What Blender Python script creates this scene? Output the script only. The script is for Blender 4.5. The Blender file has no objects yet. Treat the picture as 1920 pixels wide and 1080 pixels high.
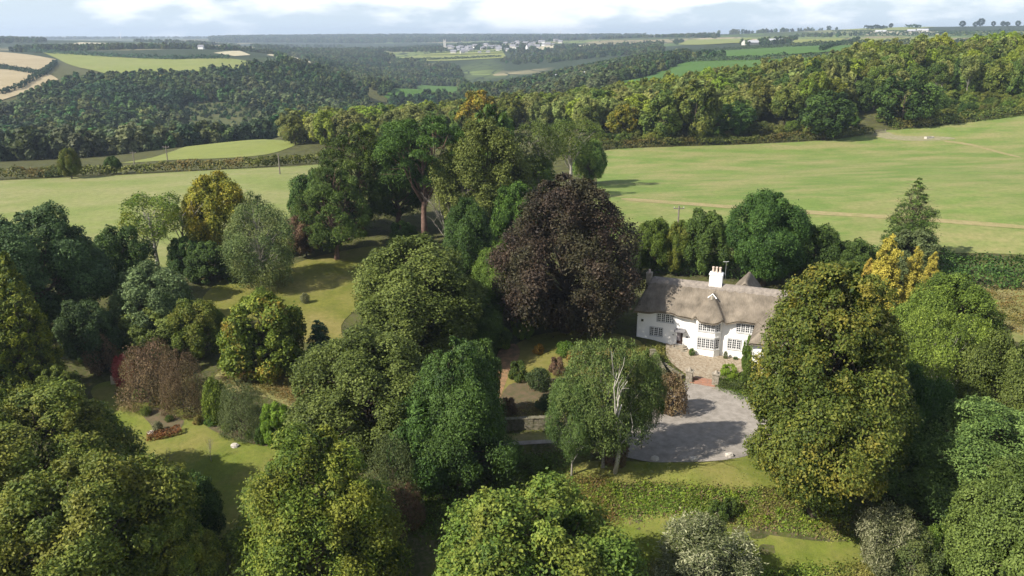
import bpy, math, random
import numpy as np
from mathutils import Vector, Matrix
from mathutils.geometry import delaunay_2d_cdt

R = math.radians
# ------------------------------------------------------------------ camera, light, exposure
sc = bpy.context.scene
col = sc.collection
FOC, CAMH = 1500.0, 38.0                     # focal length in photo pixels (1920 wide), camera height
PITCH = math.atan(474 / FOC)
cam = bpy.data.cameras.new('camera'); camo = bpy.data.objects.new('camera', cam); col.objects.link(camo)
cam.sensor_width = 36; cam.lens = FOC / 1920 * 36; cam.clip_start = 1; cam.clip_end = 40000
camo.location = (0, 0, CAMH); camo.rotation_euler = (R(90) - PITCH, 0, 0)
sc.camera = camo

SUN_EL, SUN_AZ = R(40), math.atan2(-0.90, -0.43)     # azimuth of the sun's position measured from +Y towards +X
sdir = Vector((math.sin(SUN_AZ) * math.cos(SUN_EL), math.cos(SUN_AZ) * math.cos(SUN_EL), math.sin(SUN_EL)))
sun = bpy.data.lights.new('sun', 'SUN'); suno = bpy.data.objects.new('sun', sun); col.objects.link(suno)
sun.energy = 5.0; sun.angle = R(0.55); sun.color = (1.0, 0.93, 0.82)
suno.rotation_euler = (-sdir).to_track_quat('-Z', 'Y').to_euler(); suno.location = (-200, -100, 200)

world = bpy.data.worlds.new('World'); sc.world = world; world.use_nodes = True
def build_world():
    nt = world.node_tree; n = nt.nodes; l = nt.links; n.clear()
    out = n.new('ShaderNodeOutputWorld'); bg = n.new('ShaderNodeBackground')
    sky = n.new('ShaderNodeTexSky'); sky.sky_type = 'NISHITA'; sky.sun_disc = False
    sky.sun_elevation = SUN_EL; sky.sun_rotation = SUN_AZ
    sky.air_density = 1.0; sky.dust_density = 1.2; sky.ozone_density = 1.4; sky.altitude = 100
    tc = n.new('ShaderNodeTexCoord'); sep = n.new('ShaderNodeSeparateXYZ'); l.new(tc.outputs['Generated'], sep.inputs[0])
    mpn = n.new('ShaderNodeMapping'); mpn.inputs['Scale'].default_value = (6, 6, 19); mpn.inputs['Location'].default_value = (2.15, .4, .6); l.new(tc.outputs['Generated'], mpn.inputs[0])
    no = n.new('ShaderNodeTexNoise'); no.inputs['Scale'].default_value = 1.0; no.inputs['Detail'].default_value = 10; no.inputs['Roughness'].default_value = 0.55; l.new(mpn.outputs[0], no.inputs['Vector'])
    # more cloud higher up, clear strip just over the horizon
    lift = n.new('ShaderNodeMapRange'); lift.inputs['From Min'].default_value = 0.006; lift.inputs['From Max'].default_value = 0.05; lift.inputs['To Min'].default_value = -0.06; lift.inputs['To Max'].default_value = 0.09; l.new(sep.outputs[2], lift.inputs[0])
    sm = n.new('ShaderNodeMath'); sm.operation = 'ADD'; l.new(no.outputs[0], sm.inputs[0]); l.new(lift.outputs[0], sm.inputs[1])
    cr = n.new('ShaderNodeValToRGB'); cr.color_ramp.elements[0].position = 0.45; cr.color_ramp.elements[1].position = 0.56
    cr.color_ramp.elements[0].color = (0, 0, 0, 1); cr.color_ramp.elements[1].color = (1, 1, 1, 1); l.new(sm.outputs[0], cr.inputs[0])
    # horizon veil: pale grey-blue air low down
    hz = n.new('ShaderNodeMapRange'); hz.inputs['From Min'].default_value = 0.0; hz.inputs['From Max'].default_value = 0.18
    hz.inputs['To Min'].default_value = 1.0; hz.inputs['To Max'].default_value = 0.0; l.new(sep.outputs[2], hz.inputs[0])
    n2 = n.new('ShaderNodeTexNoise'); n2.inputs['Scale'].default_value = 2.4; n2.inputs['Detail'].default_value = 5; l.new(mpn.outputs[0], n2.inputs['Vector'])
    cc = n.new('ShaderNodeMixRGB'); cc.inputs[1].default_value = (8.6, 9.2, 9.9, 1); cc.inputs[2].default_value = (13.5, 13.4, 13.2, 1); l.new(n2.outputs[0], cc.inputs[0])
    vm = n.new('ShaderNodeMixRGB'); vm.inputs[2].default_value = (6.6, 8.0, 9.4, 1); l.new(sky.outputs[0], vm.inputs[1])
    mu = n.new('ShaderNodeMath'); mu.operation = 'MULTIPLY'; mu.inputs[1].default_value = 0.85; l.new(hz.outputs[0], mu.inputs[0]); l.new(mu.outputs[0], vm.inputs[0])
    mx = n.new('ShaderNodeMixRGB'); l.new(vm.outputs[0], mx.inputs[1]); l.new(cc.outputs[0], mx.inputs[2])
    m8 = n.new('ShaderNodeMath'); m8.operation = 'MULTIPLY'; m8.inputs[1].default_value = 0.85; up = n.new('ShaderNodeMapRange'); up.inputs['From Min'].default_value = 0.08; up.inputs['From Max'].default_value = 0.4; up.inputs['To Min'].default_value = 1.0; up.inputs['To Max'].default_value = 0.22; l.new(sep.outputs[2], up.inputs[0])
    m9 = n.new('ShaderNodeMath'); m9.operation = 'MULTIPLY'; l.new(cr.outputs[0], m9.inputs[0]); l.new(up.outputs[0], m9.inputs[1])
    l.new(m9.outputs[0], m8.inputs[0]); l.new(m8.outputs[0], mx.inputs[0])
    l.new(mx.outputs[0], bg.inputs[0]); bg.inputs[1].default_value = 0.074
    l.new(bg.outputs[0], out.inputs[0])
build_world()
sc.view_settings.view_transform = 'Standard'; sc.view_settings.look = 'None'
sc.view_settings.gamma = 1; sc.view_settings.use_curve_mapping = False
sc.view_settings.exposure = 0.76
sc.cycles.max_bounces = 5; sc.cycles.diffuse_bounces = 3; sc.cycles.glossy_bounces = 2; sc.cycles.transmission_bounces = 3
sc.cycles.transparent_max_bounces = 6; sc.cycles.volume_bounces = 0
sc.cycles.use_denoising = True
sc.cycles.use_adaptive_sampling = True; sc.cycles.adaptive_threshold = 0.02

# ------------------------------------------------------------------ geometry of the view (pixel of the photo -> ray)
cp, sp = math.cos(PITCH), math.sin(PITCH)
def ray(u, v):
    a = (u - 960) / FOC; b = (540 - v) / FOC
    return np.array([a, cp + b * sp, -sp + b * cp])
def on_z(u, v, z):
    d = ray(u, v); t = (z - CAMH) / d[2]; return (d[0] * t, d[1] * t, z)
def at_y(u, v, Y, dz=0.0):
    d = ray(u, v); t = Y / d[1]; return (d[0] * t, Y, CAMH + d[2] * t + dz)
def WY(u, Y):
    return ((u - 960) / FOC * Y / 1.01, Y)
def project(P):
    x, y, z = P[0], P[1], P[2] - CAMH
    dep = y * cp - z * sp; up = y * sp + z * cp
    return 960 + FOC * x / dep, 540 - FOC * up / dep, dep

# cottage frame
TH = R(22); HC = np.array([15.9, 95.6]); HD = np.array([math.cos(TH), -math.sin(TH)]); HB = np.array([math.sin(TH), math.cos(TH)])
def hl(s, y): p = HC + HD * s + HB * y; return (p[0], p[1])

# ------------------------------------------------------------------ terrain: thin-plate surface through surveyed heights
ctrl = []
for (u, v, z) in [(1290,790,-.35),(1180,840,-.4),(1390,830,-.4),(1300,735,-.3),(1400,760,-.35),(1150,870,-.5),(1300,900,-.7),(1420,905,-.7),(1060,900,-.9),
    (1200,982,-3),(1400,992,-3.2),(1550,1005,-3.3),(1040,960,-3),(1300,1070,-4),(1600,1070,-4),(900,1080,-4.2),(700,1080,-4.2),(400,1080,-3.8),(100,1080,-4),
    (950,800,-.3),(950,700,.6),(1050,660,1.1),(800,850,-1),(520,850,-1.5),(300,850,-1.8),(250,730,-.8),(100,760,-1),(450,700,0),(620,700,0),(500,600,1),
    (620,520,2),(400,540,2),(150,640,1),(700,480,3),(900,640,1.2),(1150,520,2.5),(1700,800,-.5),(1850,700,0),(1800,600,1),(1880,560,1.5),(1900,900,-2.5),(1600,650,.5),
    (0,450,4),(300,430,5),(560,400,6),(0,335,5),(350,322,6),(600,308,7),(850,400,5),(1200,480,3),(1500,480,4),(1900,480,4.5),(1150,400,5),(1500,380,6),(1900,350,8)]:
    ctrl.append(on_z(u, v, z))
for (s, y, z) in [(2,-.5,1.2),(-2,0,1.4),(6,-3,.2),(9,-2,.15),(14,-3,0),(10,-5,.1),(5,8,1.2),(15,8,1.0),(9,3,.6)]:
    p = hl(s, y); ctrl.append((p[0], p[1], z))
for a in [(1130,283,265),(1400,268,280),(1640,250,290),(1920,220,300),(900,330,225),(2300,200,320),
    (0,318,250),(250,300,290),(480,262,370),(600,235,450),(0,305,300),(-250,310,300),
    (620,215,400,-12),(750,195,420,-13),(900,182,420,-14),(1100,170,430,-14),(1300,140,450,-14),(1500,115,450,-15),(1620,92,440,-12),(1750,80,440,-12),(1900,76,440,-12),(2100,74,440,-12),
    (0,172,650,-14),(130,118,850,-14),(300,122,880,-14),(450,105,950,-14),(520,100,960,-13),(600,118,980,-13),(660,158,1000,-12),(720,178,1000,-10),(300,200,600,-12),
    (0,130,1000),(50,105,1300),(400,112,1200),(250,115,1200),(100,92,1800),(300,80,2500),(100,76,3500),(480,98,1500),(560,115,1300),
    (700,190,1000),(790,168,900),(700,130,1700),(850,112,2000),(850,100,2300),(900,90,2600),(1000,80,3000),(700,95,3000),(600,80,4500),(1000,70,5500),(640,128,1500),(700,150,1400),(750,69.5,5800),(550,71,5600),(400,72,6500),(1250,69,5000),
    (860,185,650,-13),(1000,140,950,-13),(1100,118,1150,-12),(1200,95,1500,-12),(1130,168,650),(1250,138,800),(1300,108,1050),(1500,92,1000),(1400,80,1600),(1600,80,1400),
    (1700,72,1700),(1900,70,1700),(1700,64,2200),(1850,52,2600),(1950,48,2700),(1700,52,2650),(1550,66,2400),(2300,44,2700),(2300,80,1400),(-400,110,1200),(-400,75,4000),(2400,120,500,-15)]:
    ctrl.append(at_y(*a))
ctrl += [(x, y, z) for x, y, z in [(-300,420,-20),(-150,450,-22),(0,600,-40),(60,520,-36),(-60,800,-42),(160,600,-8),(330,650,16),(-250,150,4),(300,150,6),(-150,-30,-7),(150,-30,-7),(0,10,-6),(0,-30,-7),(60,30,-5),(-60,30,-5),
    (-9000,9000,25),(0,9000,26),(9000,9000,30),(5000,7000,30),(3000,4500,35),(-5000,6000,20),(-9000,0,10),(9000,0,20),(1500,4000,40),(500,7000,24),(2000,3600,58),(-2500,500,0),(2500,500,25)]]
ctrl = np.array(ctrl, float)
def warp(x, y):
    d = np.sqrt(np.maximum(y, -40) ** 2 + (0.35 * x) ** 2) * 0 + np.maximum(y, -40) + 90 + 0.15 * np.abs(x)
    return np.stack([1.6 * x / d, np.log(d) * 1.5], -1)
CW = warp(ctrl[:, 0], ctrl[:, 1])
def _tps_u(r2): return 0.5 * r2 * np.log(np.maximum(r2, 1e-12))
nC = len(ctrl)
K = _tps_u(((CW[:, None] - CW[None]) ** 2).sum(-1)) + np.eye(nC) * 0.0004
Pm = np.c_[np.ones(nC), CW]
A = np.zeros((nC + 3, nC + 3)); A[:nC, :nC] = K; A[:nC, nC:] = Pm; A[nC:, :nC] = Pm.T
WT = np.linalg.solve(A, np.r_[ctrl[:, 2], 0, 0, 0])
def H(x, y):
    x = np.atleast_1d(np.asarray(x, float)); y = np.atleast_1d(np.asarray(y, float))
    sh = x.shape; q = warp(x.ravel(), y.ravel()); out = np.empty(len(q))
    for i in range(0, len(q), 20000):
        s = q[i:i + 20000]
        out[i:i + 20000] = _tps_u(((s[:, None] - CW[None]) ** 2).sum(-1)) @ WT[:nC] + WT[nC] + s @ WT[nC + 1:]
    return out.reshape(sh)
def h1(x, y): return float(H([x], [y])[0])
_ts = np.exp(np.linspace(math.log(25), math.log(9500), 900))
def hit(u, v, dz=0.0, tmin=25):
    d = ray(u, v); X, Y, Z = d[0] * _ts, d[1] * _ts, CAMH + d[2] * _ts
    g = H(X, Y) + dz - Z
    k = np.where((g > 0) & (_ts > tmin))[0]
    if len(k) == 0: i = len(_ts) - 1; return (X[i], Y[i], float(H([X[i]], [Y[i]])[0]))
    i = max(k[0], 1); f = g[i - 1] / (g[i - 1] - g[i]) if g[i - 1] < 0 else 1.0
    x = X[i - 1] + (X[i] - X[i - 1]) * f; y = Y[i - 1] + (Y[i] - Y[i - 1]) * f
    return (x, y, h1(x, y))

# ------------------------------------------------------------------ materials
def S(r, g, b):                                         # 0-255 display colour -> linear
    f = lambda c: (c / 255 / 12.92) if c / 255 <= 0.04045 else ((c / 255 + 0.055) / 1.055) ** 2.4
    return (f(r), f(g), f(b), 1)
def new_mat(name):
    m = bpy.data.materials.new(name); m.use_nodes = True
    nt = m.node_tree; return m, nt, nt.nodes, nt.links, nt.nodes['Principled BSDF']
def simple(name, c, rough=0.8, noise=0.0, nscale=3.0, bump=0.0, metal=0.0, c2=None, spec=0.3, stretch=(1, 1, 1)):
    m, nt, n, l, b = new_mat(name)
    b.inputs['Roughness'].default_value = rough; b.inputs['Metallic'].default_value = metal
    b.inputs['Specular IOR Level'].default_value = spec
    c = tuple(c[:3]) + (1,)
    if noise or c2:
        tc = n.new('ShaderNodeTexCoord'); mp = n.new('ShaderNodeMapping'); mp.inputs['Scale'].default_value = stretch
        l.new(tc.outputs['Object'], mp.inputs[0])
        no = n.new('ShaderNodeTexNoise'); no.inputs['Scale'].default_value = nscale; no.inputs['Detail'].default_value = 8; no.inputs['Roughness'].default_value = 0.65
        l.new(mp.outputs[0], no.inputs['Vector'])
        mx = n.new('ShaderNodeMixRGB'); cr = n.new('ShaderNodeValToRGB'); cr.color_ramp.elements[0].position = 0.36; cr.color_ramp.elements[1].position = 0.64
        l.new(no.outputs[0], cr.inputs[0]); l.new(cr.outputs[0], mx.inputs[0])
        d = tuple(c2[:3]) + (1,) if c2 else tuple(max(0, x * (1 - noise)) for x in c[:3]) + (1,)
        mx.inputs[1].default_value = d; mx.inputs[2].default_value = c
        l.new(mx.outputs[0], b.inputs['Base Color'])
        if bump:
            bp = n.new('ShaderNodeBump'); bp.inputs['Strength'].default_value = bump; bp.inputs['Distance'].default_value = 0.05
            l.new(no.outputs[0], bp.inputs['Height']); l.new(bp.outputs[0], b.inputs['Normal'])
    else: b.inputs['Base Color'].default_value = c
    return m

def leaf_mat(name, dark, mid, light, autumn=None, amt=0.0, ascale=0.25, transl=0.20, var=0.12, athr=0.55):
    m, nt, n, l, b = new_mat(name)
    at = n.new('ShaderNodeAttribute'); at.attribute_name = 'tint'
    cr = n.new('ShaderNodeValToRGB'); e = cr.color_ramp.elements
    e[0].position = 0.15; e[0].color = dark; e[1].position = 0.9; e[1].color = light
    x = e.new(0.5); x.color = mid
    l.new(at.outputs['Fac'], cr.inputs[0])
    c = cr.outputs[0]
    if autumn:
        tc = n.new('ShaderNodeTexCoord'); no = n.new('ShaderNodeTexNoise'); no.inputs['Scale'].default_value = ascale; no.inputs['Detail'].default_value = 5
        l.new(tc.outputs['Object'], no.inputs['Vector'])
        a2 = n.new('ShaderNodeMath'); a2.operation = 'MULTIPLY_ADD'; a2.inputs[1].default_value = 0.35; l.new(at.outputs['Fac'], a2.inputs[0]); l.new(no.outputs[0], a2.inputs[2])
        mr = n.new('ShaderNodeMapRange'); mr.inputs['From Min'].default_value = athr + 0.1; mr.inputs['From Max'].default_value = athr + 0.3; mr.inputs['To Max'].default_value = amt
        l.new(a2.outputs[0], mr.inputs[0])
        mx = n.new('ShaderNodeMixRGB'); mx.inputs[2].default_value = autumn; l.new(mr.outputs[0], mx.inputs[0]); l.new(c, mx.inputs[1]); c = mx.outputs[0]
    oi = n.new('ShaderNodeObjectInfo'); hs = n.new('ShaderNodeHueSaturation')
    mr2 = n.new('ShaderNodeMapRange'); mr2.inputs['To Min'].default_value = 1 - var * 1.6; mr2.inputs['To Max'].default_value = 1 + var * 1.6
    l.new(oi.outputs['Random'], mr2.inputs[0]); l.new(mr2.outputs[0], hs.inputs['Value'])
    mr3 = n.new('ShaderNodeMapRange'); mr3.inputs['To Min'].default_value = 0.5 - var * 0.16; mr3.inputs['To Max'].default_value = 0.5 + var * 0.12
    fr = n.new('ShaderNodeMath'); fr.operation = 'MULTIPLY'; fr.inputs[1].default_value = 7.31; l.new(oi.outputs['Random'], fr.inputs[0])
    fr2 = n.new('ShaderNodeMath'); fr2.operation = 'FRACT'; l.new(fr.outputs[0], fr2.inputs[0]); l.new(fr2.outputs[0], mr3.inputs[0]); l.new(mr3.outputs[0], hs.inputs['Hue'])
    l.new(c, hs.inputs['Color'])
    l.new(hs.outputs[0], b.inputs['Base Color']); b.inputs['Roughness'].default_value = 0.6; b.inputs['Specular IOR Level'].default_value = 0.2
    tr = n.new('ShaderNodeBsdfTranslucent'); l.new(hs.outputs[0], tr.inputs[0])
    mix = n.new('ShaderNodeMixShader'); mix.inputs[0].default_value = transl
    l.new(b.outputs[0], mix.inputs[1]); l.new(tr.outputs[0], mix.inputs[2]); l.new(mix.outputs[0], n['Material Output'].inputs[0])
    return m
def L(r, g, b, k=1.0): return (r * 1.09, g * 1.05, b * .90, 1)
LM = {
 'oak':      leaf_mat('oak_leaves', L(0.025,0.049,0.009), L(0.073,0.122,0.021), L(0.173,0.245,0.046), L(.20,.17,.03), .4, .3),
 'oakdark':  leaf_mat('dark_oak_leaves', L(0.015,0.036,0.009), L(0.043,0.083,0.019), L(0.102,0.174,0.039)),
 'holm':     leaf_mat('evergreen_oak_leaves', L(0.014,0.030,0.012), L(0.038,0.070,0.025), L(0.094,0.152,0.059)),
 'olive':    leaf_mat('olive_green_leaves', L(0.033,0.053,0.012), L(0.084,0.122,0.027), L(0.183,0.239,0.065)),
 'lime':     leaf_mat('fresh_green_leaves', L(0.031,0.058,0.010), L(0.086,0.140,0.023), L(0.194,0.278,0.051)),
 'ash':      leaf_mat('ash_leaves', L(0.030,0.062,0.009), L(0.090,0.148,0.021), L(0.221,0.304,0.046), L(.26,.22,.03), .4, .4),
 'copper':   leaf_mat('copper_beech_leaves', L(.012,.010,.008), L(.032,.023,.018), L(.075,.052,.038), L(.045,.052,.022), .6, .35, transl=.12),
 'chestnut': leaf_mat('chestnut_leaves', L(.030,.050,.010), L(.080,.108,.020), L(.195,.208,.040), L(.25,.165,.026), .45, .30, athr=.62),
 'maple':    leaf_mat('maple_leaves', L(0.029,0.053,0.009), L(0.086,0.133,0.019), L(0.210,0.259,0.041), L(.34,.15,.03), .6, .5, athr=.66),
 'yellow':   leaf_mat('yellowing_leaves', L(0.039,0.055,0.007), L(0.117,0.133,0.016), L(0.276,0.267,0.032), L(.30,.21,.022), .6, .4, athr=.58),
 'robinia':  leaf_mat('robinia_leaves', L(0.027,0.056,0.015), L(0.076,0.129,0.036), L(0.173,0.259,0.077)),
 'birch':    leaf_mat('birch_leaves', L(0.038,0.058,0.020), L(0.090,0.127,0.044), L(0.189,0.245,0.096), L(.2,.17,.05), .3, .5),
 'pine':     leaf_mat('pine_needles', L(0.011,0.027,0.006), L(0.038,0.074,0.015), L(0.105,0.174,0.035), transl=.12),
 'cypress':  leaf_mat('cypress_sprays', L(.022,.042,.008), L(.068,.100,.014), L(.23,.26,.032), transl=.15),
 'gold':     leaf_mat('golden_conifer_sprays', L(.14,.125,.020), L(.32,.28,.05), L(.50,.43,.10), transl=.15),
 'spruce':   leaf_mat('blue_green_needles', L(0.011,0.030,0.017), L(0.031,0.070,0.038), L(0.082,0.155,0.084), transl=.1),
 'silver':   leaf_mat('silver_leaves', L(0.038,0.053,0.021), L(0.105,0.125,0.055), L(0.403,0.415,0.287), transl=.2),
 'redbrown': leaf_mat('red_brown_leaves', L(.050,.034,.022), L(.140,.092,.062), L(.26,.18,.125), L(.12,.12,.04), .5, .5),
 'magenta':  leaf_mat('magenta_leaves', L(0.132,0.022,0.035), L(0.282,0.051,0.075), L(0.414,0.112,0.130)),
 'red':      leaf_mat('rust_red_leaves', L(0.068,0.033,0.011), L(0.179,0.082,0.028), L(0.321,0.174,0.061), L(.12,.13,.03), .6, 1.0),
 'orange':   leaf_mat('orange_leaves', L(0.120,0.066,0.013), L(0.263,0.143,0.026), L(0.436,0.261,0.055)),
 'bright':   leaf_mat('bright_green_leaves', L(0.065,0.117,0.013), L(0.133,0.212,0.021), L(0.232,0.329,0.042)),
 'grey':     leaf_mat('grey_green_leaves', L(0.036,0.054,0.022), L(0.084,0.119,0.048), L(0.173,0.231,0.105)),
 'ivy':      leaf_mat('ivy_leaves', L(0.019,0.042,0.007), L(0.057,0.108,0.017), L(0.152,0.245,0.041)),
 'mid':      leaf_mat('wood_edge_leaves', L(0.034,0.059,0.013), L(0.090,0.140,0.027), L(0.199,0.272,0.057), L(.17,.15,.035), .4, .2, var=.2),
 'midpale':  leaf_mat('pale_ash_leaves', L(0.058,0.083,0.026), L(0.142,0.185,0.055), L(0.283,0.343,0.109), L(.22,.18,.07), .3, .2, var=.16),
 'midyel':   leaf_mat('yellow_green_leaves', L(0.058,0.089,0.012), L(0.150,0.207,0.025), L(0.304,0.388,0.054), var=.16),
 'far':      leaf_mat('distant_wood_leaves', L(0.018,0.042,0.013), L(0.046,0.093,0.027), L(0.101,0.178,0.053), var=.32),  # dark far-wood leaf colour also carries the cloud shade on the mid hills
 'far2':     leaf_mat('distant_olive_leaves', L(0.026,0.043,0.014), L(0.064,0.096,0.030), L(0.132,0.179,0.060), var=.3),
 'far3':     leaf_mat('distant_grey_green_leaves', L(0.031,0.046,0.022), L(0.071,0.100,0.045), L(0.132,0.174,0.084), var=.25),
 'fardark':  leaf_mat('distant_conifer_leaves', L(0.013,0.034,0.015), L(0.024,0.057,0.025), L(0.048,0.095,0.041), var=.25),
 'hedge':    leaf_mat('hedge_leaves', L(0.031,0.046,0.011), L(0.077,0.106,0.023), L(0.162,0.200,0.049), L(.15,.10,.035), .6, .12, var=.15),
 'hedgedark':leaf_mat('dark_hedge_leaves', L(0.019,0.036,0.010), L(0.045,0.076,0.019), L(0.094,0.145,0.039), var=.15),
 'cover':    leaf_mat('bank_undergrowth_leaves', L(0.042,0.072,0.010), L(0.103,0.159,0.025), L(0.221,0.310,0.057), L(.2,.15,.06), .6, .25),
 'fern':     leaf_mat('brown_ground_cover', L(0.060,0.066,0.016), L(0.136,0.133,0.034), L(0.253,0.237,0.067), L(.2,.12,.05), .6, .3),
}
BARK = simple('bark', (.11,.085,.06), .9, .5, 2.0, .4)
PBARK = simple('pale_bark', (.36,.33,.28), .9, .4, 1.5, .3)
RBARK = simple('reddish_pine_bark', (.20,.125,.095), .9, .5, 2.5, .4)
DEADW = simple('dead_wood', (.27,.245,.20), .9, .3, 2.0, .2)
WHITE = simple('white_render', (.85,.835,.80), .9, .05, 1.2, .25)
WPAINT = simple('white_paint', (.78,.78,.77), .5)
GREYP = simple('dark_lead', (.10,.105,.12), .6)

# ------------------------------------------------------------------ object helpers
def tag(o, label=None, cat=None, group=None, kind=None):
    if label: o['label'] = label
    if cat: o['category'] = cat
    if group: o['group'] = group
    if kind: o['kind'] = kind
    return o
def link(o, parent=None):
    col.objects.link(o)
    if parent: o.parent = parent
    return o
def empty(name, loc, rz=0, scale=(1, 1, 1)):
    o = bpy.data.objects.new(name, None); o.location = loc; o.rotation_euler = (0, 0, rz); o.scale = scale
    o.empty_display_size = 0.5; return link(o)
def mesh_np(name, verts, faces, mats, tint=None, midx=None, smooth=False):
    """verts (n,3) array; faces: (m,k) array or list of tuples."""
    me = bpy.data.meshes.new(name)
    verts = np.asarray(verts, np.float32)
    if isinstance(faces, np.ndarray) and faces.ndim == 2:
        k = faces.shape[1]; m = len(faces)
        me.vertices.add(len(verts)); me.vertices.foreach_set('co', verts.ravel())
        me.loops.add(m * k); me.loops.foreach_set('vertex_index', faces.astype(np.int32).ravel())
        me.polygons.add(m); me.polygons.foreach_set('loop_start', np.arange(0, m * k, k, dtype=np.int32))
    else:
        me.from_pydata(verts.tolist(), [], [tuple(int(i) for i in f) for f in faces]); m = len(faces)
    for mt in (mats if isinstance(mats, (list, tuple)) else [mats]): me.materials.append(mt)
    if midx is not None: me.polygons.foreach_set('material_index', np.asarray(midx, np.int32))
    me.polygons.foreach_set('use_smooth', np.full(len(me.polygons), smooth))
    if tint is not None:
        a = me.attributes.new('tint', 'FLOAT', 'FACE'); a.data.foreach_set('value', np.asarray(tint, np.float32))
    me.update(calc_edges=True)
    return me
def obj(name, me, parent=None, loc=(0, 0, 0)):
    o = bpy.data.objects.new(name, me); o.location = loc; return link(o, parent)

class MB:
    """collects boxes, prisms and tubes into one mesh"""
    def __init__(s): s.v = []; s.f = []
    def add(s, vs, fs):
        o = len(s.v); s.v += [tuple(map(float, p)) for p in vs]; s.f += [tuple(i + o for i in f) for f in fs]; return s
    def box(s, x0, y0, z0, x1, y1, z1, M=None):
        vs = [(x0,y0,z0),(x1,y0,z0),(x1,y1,z0),(x0,y1,z0),(x0,y0,z1),(x1,y0,z1),(x1,y1,z1),(x0,y1,z1)]
        if M is not None: vs = [M @ Vector(p) for p in vs]
        return s.add(vs, [(0,3,2,1),(4,5,6,7),(0,1,5,4),(1,2,6,5),(2,3,7,6),(3,0,4,7)])
    def prism(s, poly, z0, z1):
        n = len(poly); vs = [(x, y, z0) for x, y in poly] + [(x, y, z1) for x, y in poly]
        return s.add(vs, [tuple(range(n))[::-1], tuple(range(n, 2 * n))] + [(i, (i + 1) % n, n + (i + 1) % n, n + i) for i in range(n)])
    def tube(s, pts, rad, k=6):
        pts = [Vector(p) for p in pts]; rad = rad if isinstance(rad, (list, tuple)) else [rad] * len(pts)
        vs = []; fs = []
        for i, p in enumerate(pts):
            d = (pts[min(i + 1, len(pts) - 1)] - pts[max(i - 1, 0)]).normalized()
            a = d.cross(Vector((0.31, 0.95, 0.1))).normalized(); b = d.cross(a)
            for j in range(k):
                t = 2 * math.pi * j / k; vs.append(p + (a * math.cos(t) + b * math.sin(t)) * rad[i])
        for i in range(len(pts) - 1):
            for j in range(k): fs.append((i*k+j, i*k+(j+1)%k, (i+1)*k+(j+1)%k, (i+1)*k+j))
        fs.append(tuple(range(k))[::-1]); fs.append(tuple((len(pts)-1)*k + j for j in range(k)))
        return s.add(vs, fs)
    def mesh(s, name, mat, smooth=False): return mesh_np(name, np.array(s.v), s.f, mat, smooth=smooth)
    def build(s, name, mat, parent=None, loc=(0, 0, 0), smooth=False): return obj(name, s.mesh(name, mat, smooth), parent, loc)

# ------------------------------------------------------------------ foliage generator
def unit(a): return a / np.maximum(np.linalg.norm(a, axis=-1, keepdims=True), 1e-9)
def leaves(c, nrm, size, rng, aspect=0.6, fold=0.15):
    """c (n,3) centres, nrm (n,3), size (n,) -> diamond quads"""
    n = len(c); t = unit(np.cross(nrm, rng.normal(size=(n, 3)))); b = np.cross(nrm, t)
    s = size[:, None]
    v = np.empty((n, 4, 3))
    v[:, 0] = c - t * s; v[:, 2] = c + t * s
    lift = nrm * s * fold * rng.uniform(-1, 1, (n, 1))
    v[:, 1] = c + b * s * aspect + lift; v[:, 3] = c - b * s * aspect + lift
    return v.reshape(-1, 3), np.arange(4 * n).reshape(n, 4)
PROFILE = {
 'round': lambda h: np.sqrt(np.clip(1 - (2 * h - 1) ** 2, 0, 1)) ** 0.85,
 'oak':   lambda h: np.clip(np.sin(math.pi * np.clip(h, 0, 1) ** 0.8), 0, 1) ** 0.6,
 'dome':  lambda h: np.sqrt(np.clip(1 - h ** 2.2, 0, 1)) * (0.78 + 0.22 * np.minimum(1, h / 0.25)),
 'egg':   lambda h: np.clip(np.sin(math.pi * np.clip(h, 0, 1) ** 0.62), 0, 1) ** 0.7,
 'cone':  lambda h: (1 - h) ** 0.85 * np.minimum(1, 0.55 + h * 3),
 'spire': lambda h: np.clip(1 - h, 0, 1) ** .62 * np.minimum(1, 0.7 + h * 2),
 'taper': lambda h: np.clip(1 - h, 0, 1) ** .5 * np.minimum(1, 0.72 + h * 1.4),
 'beech': lambda h: np.clip(np.sin(math.pi * np.clip(h, 0, 1) ** .55), 0, 1) ** .5,
 'top':   lambda h: np.clip(np.sin(math.pi * np.clip(h, 0, 1) ** 1.3), 0, 1) ** 0.6,
}
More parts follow.
